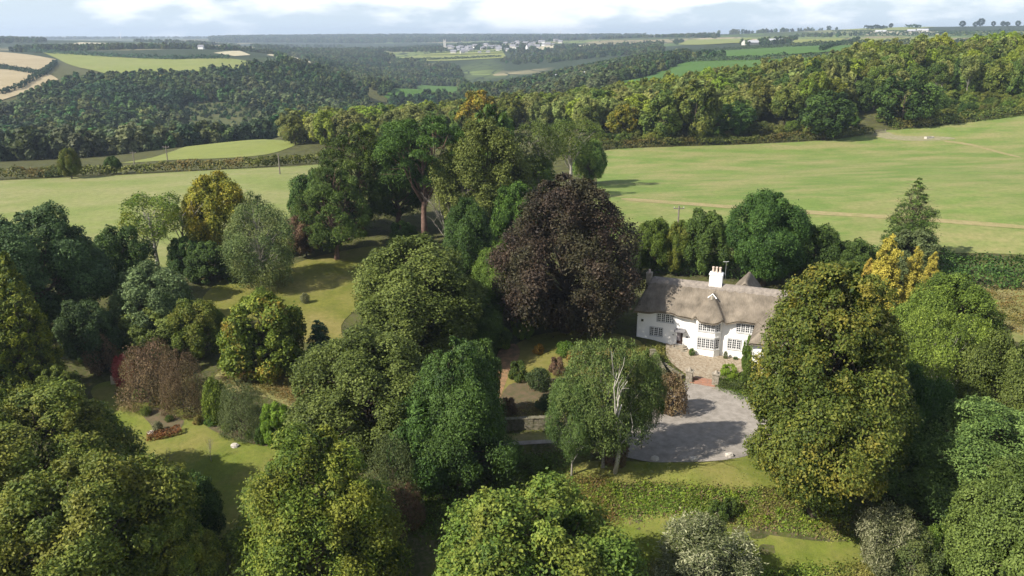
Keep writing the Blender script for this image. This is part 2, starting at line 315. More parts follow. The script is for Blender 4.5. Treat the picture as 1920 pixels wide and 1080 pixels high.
def crown(seed, W, Hh, h0, prof, nl, lr, nleaf, size, flat=1.0, droop=0.0, sub=0.30, sparse=0.0, upb=0.35, aspect=0.6, inner=0.12, edge=0.74, rnd=0.75, tuft=1.0):
    """crown mesh arrays. W width, Hh total height, h0 height where foliage starts"""
    rng = np.random.default_rng(seed); Rr = W / 2; ch = Hh - h0
    P = PROFILE[prof]
    hs = (np.arange(nl) + 0.5) / nl
    w = P(hs); hs_c = np.interp((np.arange(nl) + rng.uniform(.2, .8, nl)) / nl, np.cumsum(w + .15) / np.sum(w + .15), hs)
    ang = np.arange(nl) * 2.39996 + rng.normal(0, .35, nl)
    hs_c = rng.permutation(hs_c) if False else hs_c
    r = P(hs_c) * Rr * rng.uniform(edge - .16, edge + .08, nl)
    lc = np.stack([np.cos(ang) * r, np.sin(ang) * r, h0 + ch * (0.06 + hs_c * 0.86)], -1)
    lrad = lr * Rr * rng.uniform(.55, 1.35, nl) * np.clip(0.35 + P(hs_c), .4, 1)
    # keep the lobes inside the height
    lc[:, 2] = np.minimum(lc[:, 2], Hh - lrad * flat * .9)
    kx = rng.uniform(.7, 1.3, 4) ; lc[:, :2] *= (1 + .13 * np.sin(ang * 2 + kx[0] * 9)[:, None] + .12 * np.sin(hs_c * 9 + kx[1] * 9)[:, None] + .09 * np.sin(ang * 3 + hs_c * 7 + kx[2] * 9)[:, None])
    ltint = rng.uniform(0, 1, nl)
    nsub_tot = int(nleaf / (26 * tuft)); per = np.maximum(6, (nsub_tot * 1.5 * lrad ** 2 / np.sum(lrad ** 2)).astype(int))
    li = np.repeat(np.arange(nl), per); m = len(li)
    d = unit(rng.normal(size=(m, 3)))
    out = unit(np.c_[lc[li, :2], (lc[li, 2] - (h0 + ch * .4)) * .8]); d = unit(d + out * 0.55 + np.array([0, 0, .18]))
    rs = lrad[li] * rng.uniform(.75, 1.08, m)
    scz = np.array([1, 1, flat])
    sc_ = lc[li] + d * rs[:, None] * scz
    # cull sub-clumps buried in other lobes
    keep = np.ones(m, bool)
    for j in range(nl):
        dd = np.linalg.norm((sc_ - lc[j]) / scz, axis=1); keep &= ~((dd < lrad[j] * .72) & (li != j))
    if sparse: keep &= rng.uniform(0, 1, m) > sparse
    sc_, d, li = sc_[keep], d[keep], li[keep]; m = len(sc_)
    if m == 0: raise ValueError
    k = max(3, int(nleaf * (1 - inner) / m)); si = np.repeat(np.arange(m), k); n = len(si)
    sn = unit(d * np.array([1, 1, 1 / max(flat, .4)]) + np.array([0, 0, upb])); stint = rng.uniform(0, 1, m)
    off = rng.normal(size=(n, 3)); off -= sn[si] * (off * sn[si]).sum(-1, keepdims=True)
    srad = (lrad[li] * sub * rng.uniform(.6, 1.3, m))[si][:, None]
    rho = np.linalg.norm(off, axis=1, keepdims=True)
    pos = sc_[si] + off * srad * .75 + sn[si] * (rng.normal(0, .28, (n, 1)) - .25 * rho ** 2) * srad
    if droop: pos[:, 2] -= rng.exponential(droop, n) * srad[:, 0] * 2
    ln = unit(sn[si] * .75 + rng.normal(size=(n, 3)) * rnd * .6)
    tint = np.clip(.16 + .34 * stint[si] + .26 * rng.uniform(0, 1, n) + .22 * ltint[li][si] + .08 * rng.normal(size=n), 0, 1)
    # inner mass: larger leaves in darker tints, inner shade put into the colour
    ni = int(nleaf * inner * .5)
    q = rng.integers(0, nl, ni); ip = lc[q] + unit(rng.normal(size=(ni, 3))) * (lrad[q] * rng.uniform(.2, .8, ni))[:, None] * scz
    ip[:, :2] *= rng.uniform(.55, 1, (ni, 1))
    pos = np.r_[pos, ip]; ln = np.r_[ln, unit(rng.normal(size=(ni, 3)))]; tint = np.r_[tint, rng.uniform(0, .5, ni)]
    sz = size * rng.uniform(.6, 1.35, len(pos)); sz[n:] *= 1.9
    pos[:, 2] = np.maximum(pos[:, 2], 0.1)
    v, f = leaves(pos, ln, sz, rng, aspect)
    return v, f, tint, lc, lrad
def limbs(seed, Hh, h0, lc, tr, forks=None, W=6, twigs=True, k=6, lean=0.0):
    rnd = random.Random(seed); mb = MB(); top = h0 + (Hh - h0) * .55
    pts = [(0, 0, -.4)]; n = 6
    ax, ay = rnd.uniform(-1, 1) * W * .04 + lean, rnd.uniform(-1, 1) * W * .04
    for i in range(1, n + 1):
        t = i / n; pts.append((ax * t * t + rnd.uniform(-.5, .5) * tr * .6, ay * t * t + rnd.uniform(-.5, .5) * tr * .6, top * t))
    mb.tube(pts, [tr * 1.35] + [tr * (1 - .75 * i / n) for i in range(1, n + 1)], 8)
    for c in lc:
        zt = min(max(c[2] * rnd.uniform(.35, .7), h0 * .6), top * .95); t = zt / top
        s = Vector((ax * t * t, ay * t * t, zt)); e = Vector(c); mid = s.lerp(e, .5) + Vector((0, 0, -.06 * (e - s).length)) + Vector((rnd.uniform(-.1, .1), rnd.uniform(-.1, .1), 0)) * (e - s).length
        r0 = tr * .38 * (1 - .5 * t)
        mb.tube([s, s.lerp(mid, .55), mid, mid.lerp(e, .6), e], [r0, r0 * .8, r0 * .6, r0 * .4, r0 * .2], k if k < 5 else 5)
        if twigs:
            for _ in range(3):
                q = mid.lerp(e, rnd.uniform(.1, .9)); dr = Vector((rnd.gauss(0, 1), rnd.gauss(0, 1), rnd.uniform(0, 1))).normalized() * (e - s).length * .35
                mb.tube([q, q + dr * .5 + Vector((0, 0, .05)), q + dr], [r0 * .3, r0 * .2, r0 * .08], 3)
    return mb
def bare(seed, Hh, tr, n1=7, n2=5, n3=4, spread=.5, k=4):
    rnd = random.Random(seed); mb = MB()
    def br(s, d, ln, r, lev):
        p = s; pts = [p]; rr = [r]; dd = d.copy()
        for i in range(4):
            dd = (dd + Vector((rnd.gauss(0, .16), rnd.gauss(0, .16), rnd.gauss(.05, .1)))).normalized(); p = p + dd * ln / 4; pts.append(p); rr.append(r * (1 - .2 * (i + 1)))
        mb.tube(pts, rr, 5 if lev == 0 else 3)
        if lev < 3:
            for _ in range((n1, n2, n3)[lev]):
                t = rnd.uniform(.25, 1); q = pts[min(3, int(t * 4))].lerp(pts[min(4, int(t * 4) + 1)], t * 4 % 1)
                a = rnd.uniform(0, 6.28); nd = (dd * rnd.uniform(.5, .9) + Vector((math.cos(a), math.sin(a), rnd.uniform(0, .5))) * spread).normalized()
                br(q, nd, ln * rnd.uniform(.4, .6), r * .42, lev + 1)
    br(Vector((0, 0, -.3)), Vector((0, 0, 1)), Hh * .72, tr, 0)
    return mb

PROTO = {}
def proto(name, W, Hh, crown_kw, tr, bark=BARK, leafm='oak', lean=0.0, maxlimb=99, twigs=True, tk=6):
    v, f, t, lc, lrad = crown(W=W, Hh=Hh, **crown_kw)
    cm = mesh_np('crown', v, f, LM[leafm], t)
    o = np.argsort(-lrad)[:maxlimb]
    tm = limbs(crown_kw['seed'], Hh, crown_kw['h0'], lc[o], tr, W=W, twigs=twigs, lean=lean, k=tk).mesh('trunk', bark, True) if tr else None
    # real extents for scaling
    PROTO[name] = dict(W=np.percentile(np.abs(v[:, :2]), 99.3) * 2, H=float(np.percentile(v[:, 2], 99.9)), crown=cm, trunk=tm, bark=bark)
# near trees (hero)
proto('oakA', 12, 14, dict(seed=1, h0=2.0, prof='oak', nl=40, lr=.31, nleaf=100000, size=.105, sub=.30, tuft=2.6, rnd=.6), .38)
proto('oakB', 12, 13, dict(seed=2, h0=1.2, prof='oak', nl=50, lr=.27, nleaf=95000, size=.105, sub=.32, tuft=2.2, rnd=.6), .35)
proto('lime', 11, 13, dict(seed=3, h0=1.0, prof='dome', nl=70, lr=.26, inner=.18, nleaf=85000, size=.10, sub=.33, tuft=2, upb=.6, rnd=.6), .35)
proto('ashfine', 12, 14, dict(seed=4, h0=1.5, prof='taper', nl=60, lr=.26, nleaf=85000, size=.115, sub=.36, tuft=2, flat=.6, droop=.10, upb=.9, rnd=.5, aspect=.45), .3)
proto('chestnut', 13, 22, dict(seed=51, h0=.8, prof='oak', nl=140, lr=.25, inner=.2, nleaf=130000, size=.115, sub=.32, tuft=2, upb=.45, flat=.8, edge=.78, rnd=.6), .5)
proto('copper', 15, 19, dict(seed=61, h0=.6, prof='beech', nl=120, lr=.25, nleaf=95000, size=.125, sub=.36, tuft=2, flat=.55, droop=.18, upb=.6, rnd=.6), .5)
proto('robinia', 12, 12, dict(seed=7, h0=2.4, prof='round', nl=44, lr=.27, nleaf=44000, size=.115, sub=.32, tuft=1.8, flat=.7, upb=.8, rnd=.7, aspect=.45, inner=.05), .22, PBARK)
proto('birch', 8, 11, dict(seed=8, h0=.6, prof='egg', nl=60, lr=.24, nleaf=42000, size=.075, sub=.5, droop=.5, upb=.2, rnd=1.0, inner=.05), .18, PBARK)
proto('pineA', 11, 17, dict(seed=9, h0=6.8, prof='top', nl=40, lr=.25, tuft=2, nleaf=34000, size=.20, sub=.36, flat=.42, upb=1.2, aspect=.22, rnd=1.0, inner=.05), .42, RBARK, 'pine', maxlimb=26)
proto('pineB', 12, 15, dict(seed=10, h0=1.2, prof='oak', nl=54, lr=.23, tuft=2, nleaf=44000, size=.20, sub=.36, flat=.45, upb=1.1, aspect=.22, rnd=1.0, inner=.08), .4, RBARK, 'pine')
proto('cone', 6, 12, dict(seed=11, h0=.2, prof='cone', nl=240, lr=.15, nleaf=38000, size=.12, sub=.45, flat=.6, droop=.25, upb=.25, aspect=.35, edge=.90, rnd=.6), .25)
proto('spire', 3, 8, dict(seed=12, h0=.1, prof='spire', nl=50, lr=.34, nleaf=14000, size=.11, sub=.4, upb=1.0, aspect=.35, edge=.8), .12)
proto('slim', 5.5, 10, dict(seed=13, h0=1.8, prof='cone', nl=90, lr=.19, nleaf=13000, size=.10, sub=.5, flat=.28, sparse=.1, aspect=.25, rnd=1.0, inner=.0, edge=.66, droop=.12), .16, BARK, 'pine', tk=4)
proto('thin', 7, 11, dict(seed=14, h0=4.5, prof='top', nl=20, lr=.30, nleaf=9000, size=.11, sub=.55, sparse=.1, rnd=1.0, inner=.0), .22, PBARK, 'ash')
proto('broad', 8, 9, dict(seed=15, h0=.8, prof='oak', nl=34, lr=.31, nleaf=34000, size=.11, sub=.32, tuft=1.6, rnd=.6), .22)
proto('globe', 6, 6, dict(seed=16, h0=.15, prof='dome', nl=46, lr=.27, nleaf=30000, size=.095, sub=.34, tuft=1.5, upb=.3, rnd=.6), .15)
proto('shrubA', 3, 2.6, dict(seed=17, h0=.05, prof='dome', nl=22, lr=.36, nleaf=7000, size=.075, sub=.42), .05)
proto('shrubB', 3, 2.4, dict(seed=18, h0=.05, prof='dome', nl=16, lr=.42, nleaf=6000, size=.07, sub=.5, sparse=.1, rnd=1.0), .05)
proto('twiggy', 4, 3.2, dict(seed=19, h0=.1, prof='dome', nl=36, lr=.34, nleaf=15000, size=.05, sub=.5, droop=.25, rnd=1.2, aspect=.4, inner=.05), .07)
proto('willow', 4.5, 5, dict(seed=20, h0=.3, prof='egg', nl=30, lr=.34, nleaf=20000, size=.085, sub=.5, rnd=1.1, aspect=.35, sparse=.05), .1, PBARK)
# middle distance
for i, (pf, Hn, h0) in enumerate([('oak', 13, 1.2), ('egg', 15, 1.5), ('round', 12, 1.5), ('oak', 14, 2.5)]):
    proto('mid%d' % i, 9.5, Hn, dict(seed=30 + i, h0=h0, prof=pf, nl=26 + 3 * i, lr=.33, nleaf=9000, size=.26, sub=.34, inner=.08, rnd=.5, tuft=1.4), .24, tk=3, maxlimb=14, twigs=False)
proto('midtall', 8, 17, dict(seed=36, h0=8.5, prof='top', nl=20, lr=.34, nleaf=4500, size=.28, sub=.5, inner=.03), .22, PBARK, tk=3)
# far
for i, (pf, Hn, h0, nl) in enumerate([('oak', 9, 1, 7), ('round', 10, .6, 8), ('egg', 11, .6, 7)]):
    proto('far%d' % i, 10, Hn, dict(seed=40 + i, h0=h0, prof=pf, nl=nl, lr=.42, nleaf=1100, size=.72, sub=.42, inner=.1, rnd=.28, tuft=.4, upb=.5), 0, leafm='far')
proto('farcone', 6, 14, dict(seed=44, h0=.5, prof='cone', nl=14, lr=.35, nleaf=500, size=.75, sub=.4, inner=.1, tuft=.4), 0, leafm='fardark')
BAREM = bare(3, 8, .16).mesh('trunk', DEADW, True)
BAREM2 = bare(9, 9, .18, 8, 5, 3, .55).mesh('trunk', DEADW, True)

rg = random.Random(77)
def tree_at(x, y, z, p, mat, w, h, label, cat='tree', name='tree', group=None, rz=None, bark=None, tint_parent=None):
    P = PROTO[p]
    root = empty(name, (x, y, z), rg.uniform(0, 6.28) if rz is None else rz, (w / P['W'], w / P['W'], h / P['H']))
    tag(root, label, cat, group)
    if P['trunk']:
        t = obj('trunk', P['trunk'], root)
        if bark: t.material_slots[0].link = 'OBJECT'; t.material_slots[0].material = bark
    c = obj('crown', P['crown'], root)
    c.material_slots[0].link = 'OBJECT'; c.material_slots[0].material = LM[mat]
    return root
def tree_px(p, mat, u, vtop, w, vbase, label, cat='tree', name='tree', group=None, rz=None, bark=None):
    """stand a tree on the ground seen at (u, vbase), as tall and wide as it looks from the camera's true distance"""
    x, y, z = hit(u, vbase)
    d = ray(u, vtop); t = y / d[1]; h = max(.3, CAMH + d[2] * t - z)
    _, _, dep = project((x, y, z + h * .5))
    return tree_at(x, y, z, p, mat, w * dep / FOC, h, label, cat, name, group, rz, bark)

# ------------------------------------------------------------------ ground sheet
def ground_mat():
    m, nt, n, l, b = new_mat('countryside_ground'); b.inputs['Roughness'].default_value = .95; b.inputs['Specular IOR Level'].default_value = .1
    geo = n.new('ShaderNodeNewGeometry'); sep = n.new('ShaderNodeSeparateXYZ'); l.new(geo.outputs['Position'], sep.inputs[0])
    def noise(scale, det=6, st=(1, 1, 1)):
        mp = n.new('ShaderNodeMapping'); mp.inputs['Scale'].default_value = st; l.new(geo.outputs['Position'], mp.inputs[0])
        t = n.new('ShaderNodeTexNoise'); t.inputs['Scale'].default_value = scale; t.inputs['Detail'].default_value = det; l.new(mp.outputs[0], t.inputs['Vector']); return t
    def mix(f, a, c):
        x = n.new('ShaderNodeMixRGB')
        for s, i in ((f, 0), (a, 1), (c, 2)):
            if hasattr(s, 'links'): l.new(s, x.inputs[i])
            else: x.inputs[i].default_value = s
        return x.outputs[0]
    def ramp(f, a, c):
        r = n.new('ShaderNodeMapRange'); r.inputs['From Min'].default_value = a; r.inputs['From Max'].default_value = c; l.new(f, r.inputs[0]); return r.outputs[0]
    near = mix(ramp(noise(.35).outputs[0], .4, .6), (.045, .052, .018, 1), (.08, .09, .024, 1))
    near = mix(ramp(noise(3.0, 8).outputs[0], .45, .7), near, (.10, .085, .05, 1))
    # distant patchwork of fields
    mp = n.new('ShaderNodeMapping'); mp.inputs['Scale'].default_value = (1 / 260, 1 / 420, 0); mp.inputs['Rotation'].default_value = (0, 0, .35)
    dn = noise(.0016, 3); av = n.new('ShaderNodeVectorMath'); av.operation = 'MULTIPLY_ADD'; av.inputs[1].default_value = (180, 180, 0)
    l.new(dn.outputs['Color'], av.inputs[0]); l.new(geo.outputs['Position'], av.inputs[2]); l.new(av.outputs[0], mp.inputs[0])
    vo = n.new('ShaderNodeTexVoronoi'); vo.distance = 'CHEBYCHEV'; vo.inputs['Scale'].default_value = 1; l.new(mp.outputs[0], vo.inputs['Vector'])
    sc3 = n.new('ShaderNodeSeparateXYZ'); l.new(vo.outputs['Color'], sc3.inputs[0])
    cr = n.new('ShaderNodeValToRGB'); cr.color_ramp.interpolation = 'CONSTANT'; e = cr.color_ramp.elements
    e[0].color = (.07, .095, .035, 1); e[1].position = .2; e[1].color = (.15, .19, .06, 1)
    for p_, c_ in ((.42, (.24, .21, .12, 1)), (.58, (.10, .15, .045, 1)), (.72, (.36, .30, .20, 1)), (.86, (.17, .18, .075, 1))):
        x = e.new(p_); x.color = c_
    l.new(sc3.outputs[0], cr.inputs[0])
    ve = n.new('ShaderNodeTexVoronoi'); ve.feature = 'DISTANCE_TO_EDGE'; l.new(mp.outputs[0], ve.inputs['Vector'])
    far = mix(ramp(ve.outputs[0], .03, .05), (.022, .035, .018, 1), cr.outputs[0])
    far = mix(ramp(noise(.0014, 6, (1, .5, 1)).outputs[0], .46, .50), far, (.03, .045, .022, 1))
    c = mix(ramp(sep.outputs[1], 1150, 1250), near, far)
    l.new(c, b.inputs['Base Color'])
    bp = n.new('ShaderNodeBump'); bp.inputs['Strength'].default_value = .5; bp.inputs['Distance'].default_value = .15
    l.new(noise(2.5, 6).outputs[0], bp.inputs['Height']); l.new(bp.outputs[0], b.inputs['Normal'])
    return m
def sinhgrid(lo, hi, n, c, s):
    a, b_ = math.asinh((lo - c) / s), math.asinh((hi - c) / s); return c + s * np.sinh(np.linspace(a, b_, n))
gx = sinhgrid(-9500, 9500, 420, 0, 110); gy = sinhgrid(-80, 10500, 420, 70, 110)
GX, GY = np.meshgrid(gx, gy); GZ = H(GX, GY)
nx, ny = len(gx), len(gy)
idx = np.arange(nx * ny).reshape(ny, nx)
gf = np.stack([idx[:-1, :-1], idx[:-1, 1:], idx[1:, 1:], idx[1:, :-1]], -1).reshape(-1, 4)
ground = obj('ground', mesh_np('ground', np.stack([GX, GY, GZ], -1).reshape(-1, 3), gf, ground_mat(), smooth=True)); tag(ground, kind='structure')

def grass_mat(name, a, b_, dry, damt=.5, s1=.06, st=(1, 1, 1), fine=1.2, dthr=.5):
    m, nt, n, l, b = new_mat(name); b.inputs['Roughness'].default_value = .9; b.inputs['Specular IOR Level'].default_value = .15
    geo = n.new('ShaderNodeNewGeometry')
    def noise(scale, det, stv=(1, 1, 1), w=0):
        mp = n.new('ShaderNodeMapping'); mp.inputs['Scale'].default_value = stv; mp.inputs['Location'].default_value = (w, w, 0); l.new(geo.outputs['Position'], mp.inputs[0])
        t = n.new('ShaderNodeTexNoise'); t.inputs['Scale'].default_value = scale; t.inputs['Detail'].default_value = det; t.inputs['Roughness'].default_value = .62; l.new(mp.outputs[0], t.inputs['Vector']); return t.outputs[0]
    def rm(f, p, q, hi=1):
        r = n.new('ShaderNodeMapRange'); r.inputs['From Min'].default_value = p; r.inputs['From Max'].default_value = q; r.inputs['To Max'].default_value = hi; l.new(f, r.inputs[0]); return r.outputs[0]
    def mix(f, p, q, bt='MIX'):
        x = n.new('ShaderNodeMixRGB'); x.blend_type = bt
        for s, i in ((f, 0), (p, 1), (q, 2)):
            if hasattr(s, 'links'): l.new(s, x.inputs[i])
            else: x.inputs[i].default_value = s
        return x.outputs[0]
    c = mix(rm(noise(s1 * 1.7, 6), .38, .62), a, b_)
    c = mix(rm(noise(s1, 9, st, 13), dthr - .04, dthr + .16, damt), c, dry)
    c = mix(rm(noise(fine, 6, w=5), .3, .7, .55), c, tuple(x * .62 for x in a[:3]) + (1,))
    c = mix(rm(noise(fine * 5, 3, w=9), .35, .75, .4), c, tuple(min(1, x * 1.35) for x in b_[:3]) + (1,))
    l.new(c, b.inputs['Base Color'])
    bp = n.new('ShaderNodeBump'); bp.inputs['Strength'].default_value = .5; bp.inputs['Distance'].default_value = .06
    l.new(noise(fine * 4, 5), bp.inputs['Height']); l.new(bp.outputs[0], b.inputs['Normal'])
    return m
PAST = grass_mat('pasture_grass', (.108,.168,.036,1), (.158,.210,.054,1), (.285,.235,.115,1), .9, .08, (.7, 1.4, 1), 1.1, .46)
PASTL = grass_mat('left_pasture_grass', (.140,.180,.050,1), (.182,.212,.066,1), (.26,.235,.118,1), .8, .08, (.7, 1.4, 1), 1.0, .45)
LAWN = grass_mat('lawn_grass', (.088,.118,.018,1), (.150,.175,.030,1), (.22,.18,.065,1), .8, .16, (1, 1, 1), 2.0, .46)
LAWND = grass_mat('mossy_lawn_grass', (.095,.112,.018,1), (.165,.165,.034,1), (.25,.195,.08,1), .8, .12, (1, 1, 1), 1.6, .46)
ROUGH = grass_mat('rough_grass', (.12,.14,.04,1), (.20,.20,.07,1), (.30,.24,.13,1), .8, .25, (1, 1, 1), 2.0, .45)
FG = grass_mat('bright_green_field', (.055,.115,.020,1), (.066,.135,.024,1), (.08,.13,.03,1), .3, .01, (1, 1, 1), .1)
FY = grass_mat('yellow_green_field', (.165,.195,.045,1), (.195,.22,.056,1), (.25,.23,.10,1), .5, .01, (1, 1, 1), .1)
FT = grass_mat('stubble_field', (.30,.245,.14,1), (.35,.29,.18,1), (.26,.22,.12,1), .5, .01, (1, 4, 1), .1)
FP = grass_mat('pale_field', (.40,.36,.24,1), (.44,.40,.28,1), (.34,.32,.2,1), .4, .01, (1, 4, 1), .1)
FB = grass_mat('brown_ploughed_field', (.20,.155,.11,1), (.24,.185,.13,1), (.2,.18,.10,1), .4, .01, (1, 4, 1), .1)

def catmull(pts, n=6, closed=True):
    out = []; N = len(pts)
    for i in range(N if closed else N - 1):
        p0, p1, p2, p3 = (pts[(i - 1) % N], pts[i], pts[(i + 1) % N], pts[(i + 2) % N]) if closed else (pts[max(i - 1, 0)], pts[i], pts[i + 1], pts[min(i + 2, N - 1)])
        for k in range(n):
            t = k / n
            out.append(tuple(.5 * ((2 * p1[j]) + (-p0[j] + p2[j]) * t + (2 * p0[j] - 5 * p1[j] + 4 * p2[j] - p3[j]) * t * t + (-p0[j] + 3 * p1[j] - 3 * p2[j] + p3[j]) * t ** 3) for j in (0, 1)))
    if not closed: out.append(tuple(pts[-1][:2]))
    return out
def inside(px, py, poly):
    px = np.asarray(px); py = np.asarray(py); r = np.zeros(px.shape, bool); n = len(poly)
    for i in range(n):
        x0, y0 = poly[i][:2]; x1, y1 = poly[(i + 1) % n][:2]
        c = ((y0 > py) != (y1 > py)) & (px < (x1 - x0) * (py - y0) / ((y1 - y0) or 1e-9) + x0); r ^= c
    return r
def sheet(name, wpoly, mat, off=.05, smooth=4, kind='structure', label=None, cell=None):
    poly = catmull([p[:2] for p in wpoly], smooth) if smooth > 1 else [p[:2] for p in wpoly]
    P = np.array(poly); lo, hi = P.min(0), P.max(0); ext = max(hi - lo)
    cell = cell or max(ext / 60, .8)
    b = []
    for i in range(len(P)):
        a, c = P[i], P[(i + 1) % len(P)]; k = max(1, int(np.linalg.norm(c - a) / cell))
        for j in range(k): b.append(a + (c - a) * j / k)
    b = np.array(b); xs = np.arange(lo[0] + cell * .5, hi[0], cell); ys = np.arange(lo[1] + cell * .5, hi[1], cell)
    XX, YY = np.meshgrid(xs, ys); ins = inside(XX, YY, poly); pts = np.c_[XX[ins], YY[ins]]
    if len(pts): # keep away from border
        d = np.sqrt(((pts[:, None] - b[None]) ** 2).sum(-1)).min(1) if len(pts) * len(b) < 4e6 else np.full(len(pts), 9e9)
        pts = pts[d > cell * .35]
    allp = np.r_[b, pts] if len(pts) else b
    nb = len(b)
    vs, es, fs, *_ = delaunay_2d_cdt([Vector(p) for p in allp], [(i, (i + 1) % nb) for i in range(nb)], [], 1, 1e-4)
    va = np.array([(v.x, v.y) for v in vs]); z = H(va[:, 0], va[:, 1]) + off
    c0 = va.mean(0); z0 = float(z.mean())
    me = mesh_np(name, np.c_[va - c0, z - z0], [tuple(f) for f in fs], mat, smooth=True)
    o = obj(name, me, loc=(c0[0], c0[1], z0)); tag(o, label, None, None, kind); return o
def pxpoly(pts): return [hit(u, v) for u, v in pts]

# ------------------------------------------------------------------ fields, lawns, drive
sheet('field', pxpoly([(1100,500),(1110,420),(1120,340),(1125,285),(1240,276),(1400,271),(1560,262),(1660,245),(1760,236),(1920,214),(2150,190),(2250,330),(2200,520),(1920,478),(1700,474),(1600,470),(1400,450),(1230,440)]), PAST, .05, 3)
sheet('field', pxpoly([(-260,352),(0,339),(180,331),(350,322),(520,314),(606,308),(700,306),(700,380),(560,440),(420,500),(250,520),(120,500),(-60,480),(-300,500)]), PASTL, .05, 3)
sheet('field', pxpoly([(225,306),(330,300),(420,297),(500,290),(560,270),(575,262),(500,262),(430,263),(330,282)]), FY, .12, 3)
sheet('field', pxpoly([(505,258),(570,258),(635,246),(660,222),(600,228),(545,238)]), FG, .15, 2)
FIELD_PX = [
 ([(720,182),(735,190),(800,186),(870,180),(860,163),(790,160),(735,170)], FG),
 ([(1060,178),(1130,176),(1240,160),(1380,140),(1560,118),(1540,108),(1420,112),(1300,115),(1190,130),(1120,148)], FG),
 ([(1270,112),(1400,110),(1600,96),(1620,84),(1520,86),(1400,92),(1300,98)], FG),
 ([(1200,108),(1290,96),(1240,100),(1215,104)], FT),
 ([(1480,85),(1570,82),(1590,72),(1500,74)], FY), ([(1575,86),(1720,80),(1760,70),(1600,73)], FY),
 ([(1270,84),(1400,82),(1410,72),(1290,75)], FY),
 ([(1560,58),(1700,58),(1760,51),(1640,53)], FY), ([(1740,58),(2000,58),(2000,50),(1760,50)], FY), ([(1600,66),(1760,66),(1760,60),(1640,60)], FP), ([(1780,66),(2000,66),(2000,60),(1800,60)], FY),
 ([(-150,135),(0,126),(60,135),(95,132),(105,112),(60,104),(0,98),(-150,96)], FT),
 ([(-150,205),(0,190),(60,170),(110,150),(92,140),(40,132),(-20,130),(-150,140)], FT),
 ([(75,98),(110,112),(150,128),(230,150),(350,150),(440,140),(470,116),(430,110),(330,112),(200,106)], FY),
 ([(400,100),(440,106),(470,104),(450,96)], FP), ([(500,104),(560,122),(600,130),(570,112),(530,102)], FP),
 ([(330,90),(480,93),(470,88),(360,86)], FT), ([(130,84),(300,90),(290,85),(150,80)], FP),
 ([(766,132),(830,122),(826,119),(790,122)], FP), ([(690,126),(750,120),(740,117),(700,118)], FT),
 ([(1000,97),(1040,90),(1040,86),(1010,88)], FP),
]
FIELD_W = [([WY(715,1950), WY(850,1960), WY(950,2000), WY(945,2200), WY(790,2180)], FY), ([WY(790,2210), WY(945,2230), WY(940,2450), WY(840,2400)], FY), ([WY(1085,2250), WY(1140,2300), WY(1130,2480), WY(1080,2430)], FP), ([WY(600,5000), WY(700,5000), WY(690,5600), WY(620,5500)], FY)]
for pts, mt in FIELD_W:
    sheet('field', [(a, b, 0) for a, b in pts], mt, 1.2, 1, cell=14)
for pts, mt in FIELD_PX:
    w = [hit(u, v) for u, v in pts]; d = np.mean([p[1] for p in w])
    if max(p[1] for p in w) < 9000: sheet('field', w, mt, .25 + d / 2500, 1, cell=max(6, d / 60))

sheet('field_track', pxpoly([(1180,372),(1350,384),(1500,394),(1700,407),(1925,424),(1925,430),(1800,421),(1640,409),(1480,400),(1300,386),(1180,377)]), grass_mat('worn_grass', (.20,.20,.075,1), (.27,.23,.11,1), (.30,.24,.13,1), .8, .3, (1, 1, 1), 1.0, .42), .09, 3, cell=3)
sheet('field_track', pxpoly([(1775,264),(1830,272),(1905,292),(1905,295),(1830,276),(1775,267)]), bpy.data.materials['worn_grass'], .09, 3, cell=3)
sheet('lawn', pxpoly([(380,560),(430,520),(520,505),(600,480),(700,462),(750,470),(730,520),(680,570),(640,610),(650,660),(590,650),(480,600),(410,600)]), LAWND, .045, 4)
sheet('lawn', pxpoly([(170,735),(215,715),(270,740),(360,775),(440,820),(520,830),(640,860),(600,940),(540,1000),(420,1010),(300,960),(240,880),(215,800)]), LAWN, .045, 4)
sheet('lawn', pxpoly([(930,700),(955,655),(1010,628),(1100,620),(1200,640),(1210,700),(1130,760),(1040,790),(930,785)]), LAWND, .04, 4)
sheet('lawn', pxpoly([(1040,880),(1150,864),(1250,866),(1340,860),(1400,845),(1470,850),(1480,905),(1400,925),(1280,920),(1150,905),(1080,915),(1000,930),(960,960),(990,900)]), LAWN, .045, 4)
sheet('lawn', pxpoly([(1140,966),(1230,960),(1340,970),(1450,1005),(1600,1015),(1800,985),(1850,960),(1880,1000),(1720,1060),(1500,1070),(1300,1060),(1180,1060)]), LAWN, .05, 4)
GRAVEL = simple('gravel', (.300,.272,.240), .95, .35, 1.1, .12, c2=(.205,.184,.158))
sheet('driveway', pxpoly([(1150,838),(1180,812),(1215,785),(1236,748),(1264,720),(1300,716),(1345,724),(1400,745),(1450,775),(1450,830),(1400,856),(1330,866),(1240,868),(1190,862),(1160,852)]), GRAVEL, .07, 4)
sheet('path', pxpoly([(930,829),(1030,825),(1160,832),(1160,842),(1030,832),(930,835)]), GRAVEL, .06, 3)
sheet('verge', pxpoly([(930,815),(1050,812),(1140,820),(1150,832),(1030,826),(930,829)]), ROUGH, .05, 3)
LEAFY = simple('leaf_strewn_earth', (.30,.17,.09), .95, .5, 1.5, .5, c2=(.13,.10,.05))
sheet('flower_bed', pxpoly([(955,722),(1010,712),(1080,712),(1110,742),(1060,765),(1050,790),(940,788),(935,760)]), simple('leafy_soil', (.12,.085,.05), .95, .4, 1.2, .4, c2=(.07,.07,.03)), .065, 3)  # brown bed; its dark colour also stands in for the sunken garden's shade
sheet('flower_bed', pxpoly([(262,770),(290,765),(318,775),(345,790),(330,812),(300,818),(285,800)]), bpy.data.materials['leafy_soil'], .07, 3)
